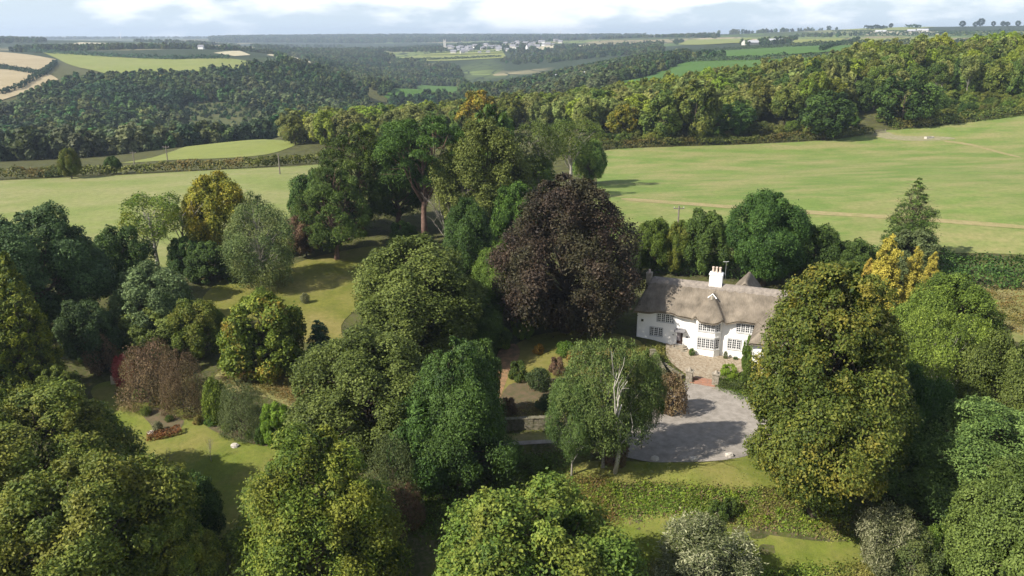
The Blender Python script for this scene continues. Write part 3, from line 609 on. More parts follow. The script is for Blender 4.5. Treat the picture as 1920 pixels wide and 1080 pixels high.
sheet('flower_bed', pxpoly([(215,735),(250,728),(292,738),(300,750),(262,756),(225,748)]), bpy.data.materials['leafy_soil'], .07, 3)
sheet('flower_bed', pxpoly([(385,792),(420,800),(470,815),(540,838),(500,838),(440,824),(395,806)]), bpy.data.materials['leafy_soil'], .07, 3)
sheet('path', pxpoly([(935,660),(965,645),(975,665),(955,700),(925,780),(900,790),(915,730)]), LEAFY, .06, 3)
sheet('terrace', [hl(*p) for p in [(3.8,-.05),(14.5,-.05),(14.3,-3.0),(13.2,-4.2),(12.3,-5.6),(11.5,-7.3),(8.0,-7.3),(6.8,-6.0),(5.4,-4.6),(4.4,-2.8)]], simple('leaf_strewn_paving', (.34,.295,.225), .9, .5, 3.2, .4, c2=(.20,.150,.095)), .10, 1)
sheet('bare_earth', pxpoly([(1636,252),(1662,247),(1680,254),(1725,256),(1775,257),(1790,261),(1750,264),(1700,264),(1660,260)]), simple('trampled_earth', (.26,.225,.15), .95, .25, .8, 0, c2=(.17,.18,.075)), .09, 3)
sheet('clearing', [WY(325, 540), WY(400, 505), WY(510, 535), WY(520, 690), WY(410, 745), WY(330, 700)], grass_mat('scrub', (.055,.070,.022,1), (.090,.100,.034,1), (.15,.13,.06,1), .7, .03, (1, 1, 1), .2, .5), .5, 3)

# ------------------------------------------------------------------ hedges and undergrowth
def fol_mesh(name, pos, nrm, size, tint, mat, rng, aspect=.6):
    c0 = pos.mean(0); c0[2] = pos[:, 2].min(); v, f = leaves(pos - c0, nrm, size, rng, aspect); return mesh_np(name, v, f, mat, tint), c0
def hedge(wpts, w, h, mat, leaf, label, dens=1.6, seed=0, cat='hedge', name='hedge', bump=.25, group=None):
    rng = np.random.default_rng(seed + 500); P = np.array([p[:2] for p in wpts], float)
    seg = np.linalg.norm(np.diff(P, axis=0), axis=1); cum = np.r_[0, np.cumsum(seg)]; Lg = cum[-1]
    n = int(Lg * (2 * h + w) / (leaf ** 2) * dens * .55); n = min(n, 60000)
    s = rng.uniform(0, Lg, n); a = rng.uniform(0, math.pi, n)           # cross-section angle
    px_ = np.interp(s, cum, P[:, 0]); py_ = np.interp(s, cum, P[:, 1])
    k = np.clip(np.searchsorted(cum, s) - 1, 0, len(seg) - 1); T = (np.diff(P, axis=0) / seg[:, None])[k]; Nn = np.c_[-T[:, 1], T[:, 0]]
    ph = rng.uniform(0, 6.28, 6); fr = 2 * math.pi / (np.array([2.3, 3.7, 6.1, 11, 19, 31]) * max(w, 1.2) * .6)
    lump = sum(np.sin(s * fr[i] + ph[i] + a * (i % 3)) for i in range(6)) / 6 * bump * 2 + rng.normal(0, .07, n)
    ca, sa = np.cos(a), np.sin(a); q = .55
    rx = np.sign(ca) * np.abs(ca) ** q * w / 2 * (1 + lump); rz = sa ** q * h * (1 + lump)
    rz *= rng.uniform(.85, 1.0, n)
    x = px_ + Nn[:, 0] * rx; y = py_ + Nn[:, 1] * rx
    pos = np.c_[x, y, H(x, y) + rz + leaf * .3]
    nr = unit(np.c_[Nn * ca[:, None], sa] + rng.normal(size=(n, 3)) * .45)
    cl = .5 + .5 * np.sin(s / (leaf * 3.1) + 3 * np.sin(a * 3 + s / (leaf * 7)))
    tint = np.clip(.15 + .3 * cl + .45 * rng.uniform(0, 1, n), 0, 1)
    me, c0 = fol_mesh(name, pos, nr, leaf * rng.uniform(.6, 1.3, n), tint, mat, rng)
    return tag(obj(name, me, loc=tuple(c0)), label, cat, group)
def cover(wpoly, n, h, leaf, mat, name, label=None, seed=0, kind='stuff', clump=1.2, aspect=.5):
    rng = np.random.default_rng(seed + 900); P = np.array([p[:2] for p in wpoly]); lo, hi = P.min(0), P.max(0)
    nc = max(10, int(n / 22)); c = rng.uniform(lo, hi, (nc * 3, 2)); c = c[inside(c[:, 0], c[:, 1], wpoly)][:nc]
    i = rng.integers(0, len(c), n); ch = rng.uniform(.3, 1, len(c)); ct = rng.uniform(0, 1, len(c))
    off = rng.normal(size=(n, 2)) * clump * .4; xy = c[i] + off
    z = H(xy[:, 0], xy[:, 1]) + h * ch[i] * np.exp(-(off ** 2).sum(1) / clump ** 2 * 2) * rng.uniform(.5, 1, n) + .03
    nr = unit(np.c_[off * .8, np.full(n, .9)] + rng.normal(size=(n, 3)) * .5)
    me, c0 = fol_mesh(name, np.c_[xy, z], nr, leaf * rng.uniform(.6, 1.4, n), np.clip(.1 + .45 * ct[i] + .45 * rng.uniform(0, 1, n), 0, 1), mat, rng, aspect)
    return tag(obj(name, me, loc=tuple(c0)), label, None, None, kind)

hedge(pxpoly([(-200,350),(0,336),(130,331),(230,326),(330,321),(470,315),(606,307)]), 3, 2.2, LM['hedge'], .34, 'brown-green hedge along the far edge of the pale left pasture', seed=1, dens=1.5)
hedge(pxpoly([(1118,281),(1200,276),(1300,272),(1450,265),(1560,260),(1632,250)]), 3.5, 2.6, LM['hedge'], .34, 'rusty hedge bottom along the right pasture, left of the field gate', seed=2)
hedge(pxpoly([(1668,243),(1740,236),(1830,226),(1920,214),(2060,198)]), 4, 3.4, LM['hedge'], .36, 'brown-green hedge along the right pasture, climbing from the field gate to the right edge', seed=3)
hedge(pxpoly([(1480,500),(1600,510),(1700,520),(1780,525),(1850,530),(1920,535),(2050,540)]), 4.5, 3.6, LM['oakdark'], .2, 'tall dark green hedge along the near edge of the right pasture', seed=4, dens=1.5)
hedge(pxpoly([(1190,505),(1300,512),(1400,518),(1500,522)]), 3, 3.0, LM['oakdark'], .16, 'dark hedge under the trees behind the cottage', seed=5, dens=1.5)

BANK = pxpoly([(1040,925),(1110,912),(1200,912),(1300,922),(1400,930),(1470,930),(1560,970),(1600,1005),(1480,985),(1350,968),(1240,958),(1150,962),(1080,975),(1030,965)])
sheet('bank', BANK, ROUGH, .03, 3)
cover(BANK, 34000, .38, .095, LM['cover'], 'undergrowth', 'green undergrowth covering the bank below the drive', 1)
cover(BANK, 3500, .45, .17, LM['bright'], 'broad_leaved_weeds', 'bright broad-leaved weeds dotted over the bank', 21, clump=.9)
cover(BANK, 6000, .4, .10, LM['redbrown'], 'dry_weeds', 'brown dead stems scattered through the bank', 22, clump=1.6)
cover(pxpoly([(1080,895),(1150,905),(1160,985),(1060,975),(1040,920)]), 5000, .5, .09, LM['fern'], 'dry_grass', 'pale dry grass at the left end of the bank', 2)
sheet('bank', pxpoly([(430,690),(520,700),(600,690),(640,700),(620,780),(560,770),(500,745),(440,740),(400,715)]), ROUGH, .04, 3)
cover(pxpoly([(415,690),(500,692),(560,705),(620,700),(640,740),(560,760),(500,740),(430,725)]), 12000, .4, .09, LM['fern'], 'ground_cover', 'brown-green ground cover sloping below the round maple', 3)
cover(pxpoly([(1200,1055),(1500,1065),(1720,1055),(1760,1100),(1180,1110)]), 9000, .4, .12, LM['cover'], 'undergrowth', 'rough weeds below the lower mown strip', 4)
sheet('rough_grass', pxpoly([(1820,560),(1850,535),(1920,530),(2020,540),(2050,640),(1900,640)]), ROUGH, .05, 3)
cover(pxpoly([(1820,560),(1850,540),(1920,540),(2000,560),(2000,640),(1890,620)]), 7000, .5, .12, LM['fern'], 'rough_grass', 'tussocky dry grass beyond the right-hand trees', 5)
cover(pxpoly([(800,860),(1060,850),(1060,960),(900,1040),(780,1000)]), 14000, .5, .11, LM['ivy'], 'undergrowth', 'shaded ivy and undergrowth below the track', 6)
cover(pxpoly([(1000,755),(1100,750),(1110,800),(940,805),(930,780)]), 5000, .35, .08, LM['fern'], 'undergrowth', 'brown leafy border above the garden wall', 7)
cover(pxpoly([(1190,655),(1240,650),(1262,700),(1300,712),(1250,735),(1210,700)]), 6000, .6, .09, LM['cover'], 'border_planting', 'mixed planting around the stone wall by the steps', 8)
cover(pxpoly([(1345,705),(1420,712),(1440,745),(1400,750),(1350,728)]), 4500, .6, .08, LM['ivy'], 'border_planting', 'low planting between the drive and the cottage terrace', 9)

for k_, (pl_, n_, m_, lb_) in enumerate([([(1230,745),(1262,718),(1345,724),(1440,765),(1440,850),(1390,858),(1240,868),(1180,860)], 1500, 'fern', 'fallen leaves scattered over the gravel drive'),
    ([(1150,868),(1300,868),(1470,850),(1480,915),(1300,920),(1080,915)], 900, 'fern', 'fallen leaves on the lawn below the drive'),
    ([(380,560),(600,480),(750,470),(650,660),(480,600)], 1500, 'fern', 'fallen leaves on the upper lawn'),
    ([(240,760),(360,775),(520,830),(600,900),(420,1000),(300,940)], 900, 'fern', 'fallen leaves on the lower lawn')]):
    cover(pxpoly(pl_), n_, .02, .07, LM[m_], 'fallen_leaves', lb_, 40 + k_, clump=3.5)
cover([hl(*p) for p in [(4.5,-.5),(14.2,-.3),(13,-4),(11.4,-7),(8.2,-7),(5.2,-4)]], 2600, .12, .06, LM['redbrown'], 'fallen_leaves', 'drifts of brown leaves on the terrace', 45, clump=.8)

# ------------------------------------------------------------------ woods (masses that nobody could count)
farcol = bpy.data.collections.new('distant_tree_shapes'); concol = bpy.data.collections.new('distant_conifer_shapes')
for nme, mm in (('far1', 'fardark'), ('far0', 'far'), ('far2', 'far2'), ('far0', 'far'), ('far1', 'far3')):
    cm_ = PROTO[nme]['crown'].copy(); cm_.materials[0] = LM[mm]; farcol.objects.link(bpy.data.objects.new('wood_' + chr(97 + len(farcol.objects)), cm_))
concol.objects.link(bpy.data.objects.new('farcone', PROTO['farcone']['crown']))
def wood(name, pts, scale, collection, label, mat=None):
    """pts (n,2) world; scale (n,)"""
    z = H(pts[:, 0], pts[:, 1]); me = bpy.data.meshes.new(name); me.vertices.add(len(pts)); me.vertices.foreach_set('co', np.c_[pts, z].astype(np.float32).ravel())
    kd = np.random.default_rng(len(pts)); nsh_ = max(1, len(collection.objects)); pz = (np.sin(pts[:, 0] / 41 + 1.3 * np.sin(pts[:, 1] / 57)) + np.sin(pts[:, 1] / 33 + pts[:, 0] / 90)) / 4 + .5 + kd.normal(0, .16, len(pts))
    ak = me.attributes.new('kind_index', 'INT', 'POINT'); ak.data.foreach_set('value', np.clip((pz * nsh_).astype(np.int32), 0, nsh_ - 1))
    a = me.attributes.new('size', 'FLOAT', 'POINT'); a.data.foreach_set('value', scale.astype(np.float32))
    o = obj(name, me); tag(o, label, None, None, 'stuff')
    ng = bpy.data.node_groups.new(name, 'GeometryNodeTree'); ng.interface.new_socket('Geometry', in_out='INPUT', socket_type='NodeSocketGeometry'); ng.interface.new_socket('Geometry', in_out='OUTPUT', socket_type='NodeSocketGeometry')
    n = ng.nodes; l = ng.links; gi = n.new('NodeGroupInput'); go = n.new('NodeGroupOutput')
    ip = n.new('GeometryNodeInstanceOnPoints'); ci = n.new('GeometryNodeCollectionInfo'); ci.inputs['Collection'].default_value = collection; ci.inputs['Separate Children'].default_value = True; ci.inputs['Reset Children'].default_value = True
    ip.inputs['Pick Instance'].default_value = True; l.new(gi.outputs[0], ip.inputs['Points']); l.new(ci.outputs[0], ip.inputs['Instance'])
    rv = n.new('FunctionNodeRandomValue'); rv.data_type = 'FLOAT_VECTOR'; rv.inputs[0].default_value = (0, 0, 0); rv.inputs[1].default_value = (.0, .0, 6.28); l.new(rv.outputs[0], ip.inputs['Rotation'])
    at = n.new('GeometryNodeInputNamedAttribute'); at.data_type = 'FLOAT'; at.inputs['Name'].default_value = 'size'; l.new(at.outputs[0], ip.inputs['Scale'])
    ri = n.new('GeometryNodeInputNamedAttribute'); ri.data_type = 'INT'; ri.inputs['Name'].default_value = 'kind_index'; l.new(ri.outputs[0], ip.inputs['Instance Index'])
    l.new(ip.outputs[0], go.inputs[0]); md = o.modifiers.new('scatter', 'NODES'); md.node_group = ng
    return o
def scatter(poly, step, seed, jit=.45, excl=()):
    rng = np.random.default_rng(seed); P = np.array([p[:2] for p in poly]); lo, hi = P.min(0), P.max(0)
    xs = np.arange(lo[0], hi[0], step); ys = np.arange(lo[1], hi[1], step * .9); X, Y = np.meshgrid(xs, ys); X = X + (np.arange(len(ys)) % 2)[:, None] * step / 2
    X = X.ravel() + rng.normal(0, jit * step * .5, X.size); Y = Y.ravel() + rng.normal(0, jit * step * .5, Y.size)
    k = inside(X, Y, poly)
    for e in excl: k &= ~inside(X, Y, e)
    return np.c_[X[k], Y[k]], rng
clearing = [WY(335, 560), WY(400, 525), WY(500, 550), WY(510, 680), WY(410, 730), WY(340, 690)]
LF = [WY(-200,300), WY(0,305), WY(180,318), WY(300,350), WY(430,395), WY(520,450), WY(640,520), WY(700,650), WY(690,800), WY(640,960), WY(560,960), WY(470,900), WY(400,880), WY(300,850), WY(200,820), WY(130,780), WY(60,690), WY(-10,580), WY(-200,540)]
pts, rng = scatter(LF, 8.8, 1, excl=(clearing,))
cp2, rng2 = scatter(clearing, 7, 31); cp2 = cp2[rng2.uniform(0, 1, len(cp2)) < .55]; wood('scrub', cp2, rng2.uniform(.15, .5, len(cp2)), farcol, 'young scrubby trees in the clearing of the left valley wood')
con = inside(pts[:, 0], pts[:, 1], [WY(430,620), WY(640,640), WY(720,900), WY(600,1000), WY(430,930)]) & (rng.uniform(0, 1, len(pts)) < .45)
wood('woodland', pts[~con], rng.uniform(.62, 1.45, (~con).sum()), farcol, 'broadleaf woodland covering the valley side on the left')
wood('woodland', pts[con], rng.uniform(.7, 1.1, con.sum()), concol, 'dark conifer plantation on the domed hill left of the valley')
MF = [WY(560,470), WY(700,560), WY(800,560), WY(900,540), WY(1060,560), WY(1140,620), WY(1160,720), WY(1240,850), WY(1290,1050), WY(1260,1200), WY(1150,1250), WY(1050,1150), WY(900,1150), WY(800,1200), WY(700,1300), WY(640,1200), WY(650,1000), WY(740,800)]
F1 = [w for w in (hit(u, v)[:2] for u, v in [(720,180),(735,190),(800,186),(870,180),(860,163),(790,160),(735,170)])]
pts, rng = scatter(MF, 10, 2, excl=(F1,)); wood('woodland', pts, rng.uniform(.8, 1.35, len(pts)), farcol, 'dark broadleaf woods filling the middle of the valley')  # cloud shade over these woods is put into the dark leaf colours
# distant woods and hedgerow trees
fsheets = [[hit(u, v) for u, v in pts] for pts, mt in FIELD_PX] + [w for w, _ in FIELD_W]
CW_ = [WY(560,1000), WY(700,1000), WY(800,1020), WY(880,1250), WY(860,1800), WY(760,1950), WY(700,2500), WY(560,2300), WY(520,1500)]
pts, rng = scatter(CW_, 15, 12, excl=fsheets); wood('woodland', pts, rng.uniform(.9, 1.4, len(pts)), farcol, 'woods along the winding valley below the far village')
rngf = np.random.default_rng(5)
def far_scatter(n, ylo, yhi, ulo, uhi, seed, thr, fs=1 / 420.):
    rng = np.random.default_rng(seed); Y = np.exp(rng.uniform(math.log(ylo), math.log(yhi), n)); U = rng.uniform(ulo, uhi, n); X = (U - 960) / FOC * Y
    ph = rng.uniform(0, 6.28, 8); g = sum(np.sin(X * fs * (1 + i * .7) + ph[i] + 1.7 * np.sin(Y * fs * .6 * (1 + i * .5) + ph[(i + 3) % 8])) for i in range(4)) / 4
    k = g > thr; return np.c_[X[k], Y[k]], rng
fsheets = [[hit(u, v) for u, v in pts] for pts, mt in FIELD_PX] + [w for w, _ in FIELD_W]
def outside_fields(p):
    k = np.ones(len(p), bool)
    for w in fsheets: k &= ~inside(p[:, 0], p[:, 1], w)
    return p[k]
pts, rng = far_scatter(8000, 1300, 3600, 520, 1330, 3, .12); pts = outside_fields(pts); uu = 960 + FOC * pts[:, 0] / pts[:, 1]; pts = pts[~((uu > 830) & (uu < 1060) & (pts[:, 1] > 1750) & (pts[:, 1] < 3000) & (rng.uniform(0, 1, len(pts)) > .4)) & ~((pts[:, 1] > 1300) & (uu > 1230) & (pts[:, 1] < 2300))]; wood('woodland', pts, rng.uniform(.8, 1.2, len(pts)), farcol, 'scattered woods on the slopes around the far village')
pts, rng = far_scatter(5000, 1150, 3000, -150, 560, 4, .25); pts = outside_fields(pts); wood('woodland', pts, rng.uniform(.8, 1.3, len(pts)), farcol, 'woods and hedgerow trees on the far left farmland')
pts, rng = far_scatter(9000, 4300, 8500, 420, 1400, 14, -.1, 1 / 1500.); wood('woodland', pts, rng.uniform(1.6, 2.6, len(pts)), farcol, 'wooded ridge closing the far end of the valley')
pts, rng = far_scatter(7000, 3200, 9000, -200, 2100, 6, .3, 1 / 900.); wood('woodland', pts, rng.uniform(1.2, 2.0, len(pts)), farcol, 'far woods along the horizon')
pts, rng = far_scatter(3500, 900, 2400, 1250, 2100, 8, .35, 1 / 260.); pts = outside_fields(pts); wood('woodland', pts, rng.uniform(.8, 1.2, len(pts)), farcol, 'copses and hedgerow trees between the right-hand fields')
def far_hedge(px, h, w, label, seed):
    hedge([hit(u, v) for u, v in px], w, h, LM['fardark'], max(.6, h * .25), label, dens=1.6, seed=seed, bump=.4)
far_hedge([(0,178),(40,165),(80,142),(105,118)], 4, 5, 'dark hedge at the foot of the two tan fields on the left', 11)
far_hedge([(-60,125),(0,128),(60,138),(85,142)], 4, 5, 'dark hedge between the two tan stubble fields', 12)
far_hedge([(20,96),(100,101),(200,107),(330,112),(430,111)], 5, 6, 'long dark hedge above the bright strip field on the left', 13)
far_hedge([(1070,176),(1110,150),(1190,131),(1300,116),(1420,113),(1555,108)], 4, 6, 'dark hedge dividing the two bright green fields', 14)
far_hedge([(1200,109),(1300,99),(1400,93),(1520,87),(1620,85)], 4, 5, 'hedge above the upper bright green field', 15)
far_hedge([(1540,96),(1580,84),(1610,74)], 4, 5, 'hedge running uphill between two olive fields', 16)
far_hedge([(1480,86),(1590,83),(1740,80),(1920,80)], 5, 6, 'dark hedge along the foot of the hilltop fields', 17)
far_hedge([(1600,67),(1700,67),(1800,67),(1980,67)], 8, 10, 'thick dark tree line crossing the hilltop fields', 18)
far_hedge([(1560,59),(1700,59),(1850,59),(2000,59)], 3, 4, 'thin hedge across the hilltop pasture', 19)
far_hedge([(1700,50.5),(1850,49),(2000,48.5)], 3, 4, 'thin hedge on the right-hand skyline', 20)
far_hedge([(800,101),(860,98),(940,97)], 3, 4, 'thin hedge below the far village', 21)
far_hedge([(715,113),(800,113),(940,107)], 5, 6, 'hedge under the yellow-green field below the village', 22)

# ------------------------------------------------------------------ wooded band beyond the pasture: individual trees
BAND = [WY(1115,292), WY(1250,296), WY(1400,300), WY(1560,308), WY(1640,322), WY(1700,318), WY(1920,322), WY(2080,328), WY(2100,490), WY(1900,490), WY(1700,490), WY(1500,465), WY(1300,440), WY(1100,430), WY(900,450), WY(720,440), WY(600,400), WY(540,330), WY(560,290), WY(640,280), WY(800,300), WY(950,320), WY(1040,310)]
pts, rng = scatter(BAND, 9.6, 21, jit=.6)
midcol = bpy.data.collections.new('band_tree_shapes')
for q_ in range(4):
    cm_ = PROTO['mid%d' % q_]['crown'].copy(); cm_.materials[0] = LM[['mid', 'midpale', 'mid', 'midyel'][q_]]; midcol.objects.link(bpy.data.objects.new('band_tree', cm_))
rest = []
PAL = [('mid', 'mid-green broad tree'), ('mid', 'mid-green broad tree'), ('midpale', 'pale thin-leaved tree'), ('midpale', 'pale thin-leaved tree'), ('midyel', 'yellow-green tree'), ('oakdark', 'dark green tree')]
up_, rngu = scatter([WY(1480,312), WY(1560,306), WY(1600,312), WY(1640,330), WY(1700,312), WY(1920,308), WY(2080,314), WY(2080,440), WY(1480,430)], 4.6, 77, jit=.8)
undcol = bpy.data.collections.new('understorey_shapes')
for q_, (pn_, mn_) in enumerate([('shrubA', 'mid'), ('shrubB', 'oakdark'), ('shrubA', 'ivy'), ('shrubB', 'hedge')]):
    cm_ = PROTO[pn_]['crown'].copy(); cm_.materials[0] = LM[mn_]; undcol.objects.link(bpy.data.objects.new('understorey', cm_))
wood('understorey', up_, rngu.uniform(1.1, 2.4, len(up_)), undcol, 'bushy understorey beneath the trees on the right-hand hill')
nb = 0
for (x, y) in pts[np.argsort(pts[:, 1])]:
    if nb >= 225 or (y > 415 and nb > 190): rest.append((x, y)); continue
    u, v, _ = project((x, y, h1(x, y)))
    right = u > 1300
    side = next(t_ for a_, t_ in [(1840,'at the right picture edge'),(1720,'right of the field gate'),(1610,'above the field gate'),(1480,'behind the broad dark oak'),(1320,'by the dark evergreen'),(1120,'above the pasture corner'),(900,'beyond the copper beech'),(720,'beyond the tall pines'),(-9999,'left of the tall pines')] if u > a_)
    row = 'front-row' if y < 330 else ('second-row' if y < 360 else ('third-row' if y < 395 else 'rearmost'))
    if u > 1480 and y < 400 and rg.random() < .40:
        p, mt, lb, bk = 'midtall', rg.choice(['midpale', 'mid', 'midyel']), 'tall bare-trunked tree', PBARK; h = rg.uniform(15, 18.5); w = rg.uniform(7, 9)
    else:
        mt, lb = rg.choice(PAL if u > 1150 else PAL[:5] + [('midyel', 'yellow-green tree')]); p = 'mid%d' % rg.randrange(4); bk = None; h = rg.uniform(12, 17) if u > 1500 else (rg.uniform(10, 14) if y < 350 else rg.uniform(8.5, 12)); w = rg.uniform(9.5, 14)
        if mt == 'midpale': lb = 'pale thin-leaved tree'
    z = h1(x, y)
    tree_at(x, y, z, p, mt, w, h, row + ' ' + lb + ' ' + side, 'tree', 'woodland_tree', 'wooded band: ' + row + ' ' + lb + ' ' + side, bark=bk); nb += 1
rp = np.array(rest); ru_ = 960 + FOC * rp[:, 0] / rp[:, 1]; wood('woodland', rp, np.random.default_rng(3).uniform(.72, .98, len(rp)) * np.where(ru_ > 1560, 1.22, 1.0), midcol, 'further trees at the back of the wooded band')
# shrubby front of the band
nsh = 0
for u in range(1130, 1920, 22):
    if 1625 < u < 1680: continue
    v = np.interp(u, [1130, 1560, 1640, 1920], [276, 257, 246, 214]) - 2
    x, y, z = hit(u, v); x += rg.uniform(-1, 1); y += rg.uniform(2, 9); mt, lb = rg.choice([('hedge', 'brown-green'), ('mid', 'mid-green'), ('oakdark', 'dark green'), ('red', 'rust-tinged') if rg.random() < .25 else ('hedge', 'brown-green'), ('ivy', 'green')])
    tree_at(x, y, h1(x, y), rg.choice(['shrubA', 'broad']) , mt, rg.uniform(5, 8), rg.uniform(3, 6), lb + ' rounded bush between the pasture hedge and the ' + ('right-hand' if u > 1640 else 'middle') + ' wood', 'bush', 'bush', 'bushes along the pasture edge, ' + lb + (' right' if u > 1640 else ' middle'))

# ------------------------------------------------------------------ named trees
T = tree_px
# wood edge specials
T('mid0','yellow',895,168,78,262,'bright yellow-green domed tree standing above the wooded band')
T('mid2','orange',790,200,40,250,'small orange-yellow tree in the wooded band left of the bright dome')
T('mid1','midyel',690,232,60,285,'pale yellow tree left of the tall pines')
T('mid3','oakdark',1375,190,80,262,'dark evergreen tree at the pasture edge, tallest dark one in the middle')
T('mid0','oakdark',1545,170,105,262,'broad dark oak at the pasture edge left of the field gate')
T('mid2','oakdark',1690,140,110,238,'dark broad tree right above the field gate')
T('mid0','yellow',1170,196,62,262,'small yellow-green tree at the pasture edge right of the pines')
T('mid1','mid',1240,170,80,268,'green tree at the pasture edge with bushy skirt')
T('mid2','mid',1300,150,90,268,'broad olive tree at the pasture edge left of the dark evergreen')
T('broad','oak',135,277,42,335,'small round tree standing alone in the left hedge')
T('broad','oakdark',213,293,34,326,'low dark thorn tree in the left hedge')
T('shrubB','grey',100,312,60,330,'low grey-green scrub beside the lone hedge tree')
# the pine group
T('pineB','pine',678,232,180,436,'tall bushy pine with dense dark crown, middle of the pine group', name='pine_tree')
T('pineA','pine',798,218,165,448,'tall pine with bare forked reddish trunk and flat high crown', name='pine_tree', rz=.6)
T('pineB','pine',632,300,150,486,'pine sweeping low over the upper lawn, leftmost of the pine group', name='pine_tree', rz=2.)
T('pineB','pine',748,232,165,425,'dark pine just left of and behind the forked pine', name='pine_tree', rz=4.)
T('mid2','pine',925,195,100,380,'dark pine top rising behind the olive-brown tree', name='pine_tree')
T('lime','olive',908,222,185,445,'tall olive-brown rounded tree right of the forked pine')
T('thin','olive',1010,225,100,372,'open-crowned tree with dark trunks behind the copper beech')
T('thin','mid',1070,222,110,352,'airy tree with several thin trunks at the pasture corner', rz=1.)
T('broad','ivy',1005,290,80,372,'green ivy-clad tree left of the copper beech top')
T('broad','mid',1105,260,70,345,'low spreading thorn at the pasture corner')
T('broad','oakdark',590,318,95,440,'dark round tree on the left of the pine group')
T('globe','pine',757,415,55,462,'small bushy evergreen at the foot of the forked pine', cat='shrub', name='shrub')
T('broad','ivy',965,340,100,470,'green tree between the olive-brown tree and the copper beech')
T('lime','oakdark',880,372,120,560,'dark green tree below the olive-brown tree')
T('ashfine','lime',930,455,100,600,'green leafy tree against the left side of the copper beech')
T('broad','ivy',868,520,110,640,'dark ivy-green tree right of the big rounded tree')
T('ashfine','oakdark',905,560,90,668,'shaded dark tree above the leaf-strewn garden path')
for i, (u, vt, vb, m_) in enumerate([(862, 335, 470, BAREM), (840, 370, 475, BAREM2)]):
    x, y, z = hit(u, vb); d = ray(u, vt); h = CAMH + d[2] * y / d[1] - z
    r = empty('dead_tree', (x, y, z), i * 1.3, (h / 8,) * 3); tag(r, ['pale dead tree with twiggy branches in front of the olive-brown tree', 'thin pale dead tree just right of the forked pine trunk'][i], 'dead tree'); obj('trunk', m_, r)
T('copper','copper',1060,328,270,622,'huge copper beech with dark purple foliage left of the cottage', name='copper_beech')
T('lime','olive',782,447,285,672,'large rounded olive-green tree in the centre', name='tree')
T('lime','olive',700,622,290,850,'broad grey-green tree below the large rounded tree', rz=2.)
T('ashfine','oakdark',862,640,200,910,'tall dark green tree left of the drive track')
T('broad','oakdark',800,740,160,915,'dark lower tree beneath the broad grey-green tree')
T('twiggy','grey',742,815,110,965,'grey-brown nearly leafless shrub tree between two green trees', cat='shrub', name='shrub')
T('twiggy','redbrown',760,905,90,985,'brown twiggy bush below the leafless shrub tree', cat='shrub', name='shrub')
T('ashfine','ash',603,805,320,1130,'large light green tree with feathery branches at the bottom')
T('oakB','oak',1000,925,430,1250,'broad oak crown cut by the bottom edge in the centre', name='oak_tree')
# bottom left
T('oakA','oak',95,735,370,1000,'large clumpy oak at the left edge below the cypress', name='oak_tree')
T('oakB','oak',190,862,400,1190,'nearest oak in the bottom left corner', name='oak_tree')
T('broad','oakdark',375,892,115,1030,'small dark oak in front of the lower lawn')
T('oakA','oak',335,958,200,1160,'oak at the bottom edge below the lower lawn', name='oak_tree')
T('oakB','oak',-30,900,260,1150,'oak at the very left of the bottom edge', name='oak_tree')
# left side
T('oakA','holm',92,388,262,640,'tall dark evergreen oak at the left edge below the pale pasture', name='oak_tree')
T('broad','oakdark',235,425,130,570,'dark green tree right of the evergreen oak')
T('broad','holm',175,560,110,690,'shaded evergreen below the tall evergreen oak')
T('cone','cypress',62,474,135,752,'dark green cypress with yellow-tipped sprays at the left edge', name='cypress_tree')
T('cone','cypress',2,535,110,772,'cypress with bright sprays cut by the left edge', name='cypress_tree')
T('globe','lime',112,688,88,775,'light green rounded small tree below the cypress')
T('broad','grey',295,498,160,640,'grey-green rounded tree left of the upper lawn')
T('globe','olive',300,580,140,668,'olive rounded tree below the grey-green one')
T('broad','oak',380,560,110,672,'yellowish green tree right of the olive rounded one')
T('thin','ash',297,362,125,505,'tall thin ash with open crown against the pale pasture')
x, y, z = hit(347, 500); d = ray(347, 360); h = CAMH + d[2] * y / d[1] - z
r = empty('dead_tree', (x, y, z), .4, (h / 9,) * 3); tag(r, 'bare twiggy tree between the thin ash and the yellow maple', 'dead tree'); obj('trunk', BAREM2, r)
T('globe','oakdark',352,445,70,508,'dark ivy-covered bush below the bare twiggy tree', cat='shrub', name='shrub')
T('broad','yellow',415,326,138,478,'yellowing maple with golden patches beside the pale pasture', name='maple_tree')
T('globe','oakdark',395,455,90,525,'dark laurel under the yellowing maple', cat='shrub', name='shrub')
T('birch','birch',492,360,140,535,'grey-green drooping birch on the upper lawn', name='birch_tree')
T('broad','redbrown',575,398,75,480,'pale brown tree between the birch and the pines')
T('globe','maple',503,549,158,697,'round maple with orange patch of leaves on the upper lawn edge', name='maple_tree')
T('shrubB','lime',490,537,30,570,'pale green bush peeping over the round maple', cat='shrub', name='shrub')
T('shrubA','orange',505,574,34,600,'patch of orange-leaved tree rising behind the round maple', cat='shrub', name='shrub')
T('spire','spruce',603,601,66,690,'small blue-green spruce beside the round maple', name='spruce_tree')
T('twiggy','redbrown',290,640,118,752,'red-brown fine-twigged domed shrub on the lower lawn', cat='shrub', name='shrub')
T('twiggy','redbrown',345,655,88,772,'brown drooping shrub against the domed red-brown one', cat='shrub', name='shrub')
T('shrubB','magenta',234,664,40,722,'magenta-leaved bush at the side of the red-brown shrub', cat='shrub', name='shrub')
T('shrubB','redbrown',195,628,62,697,'shaded purple-brown shrub left of the magenta bush', cat='shrub', name='shrub')
T('shrubB','lime',408,708,52,790,'yellow-green shrub left of the grey twiggy bush', cat='shrub', name='shrub')
T('twiggy','grey',455,712,92,812,'grey twiggy bush at the edge of the lower lawn', cat='shrub', name='shrub')
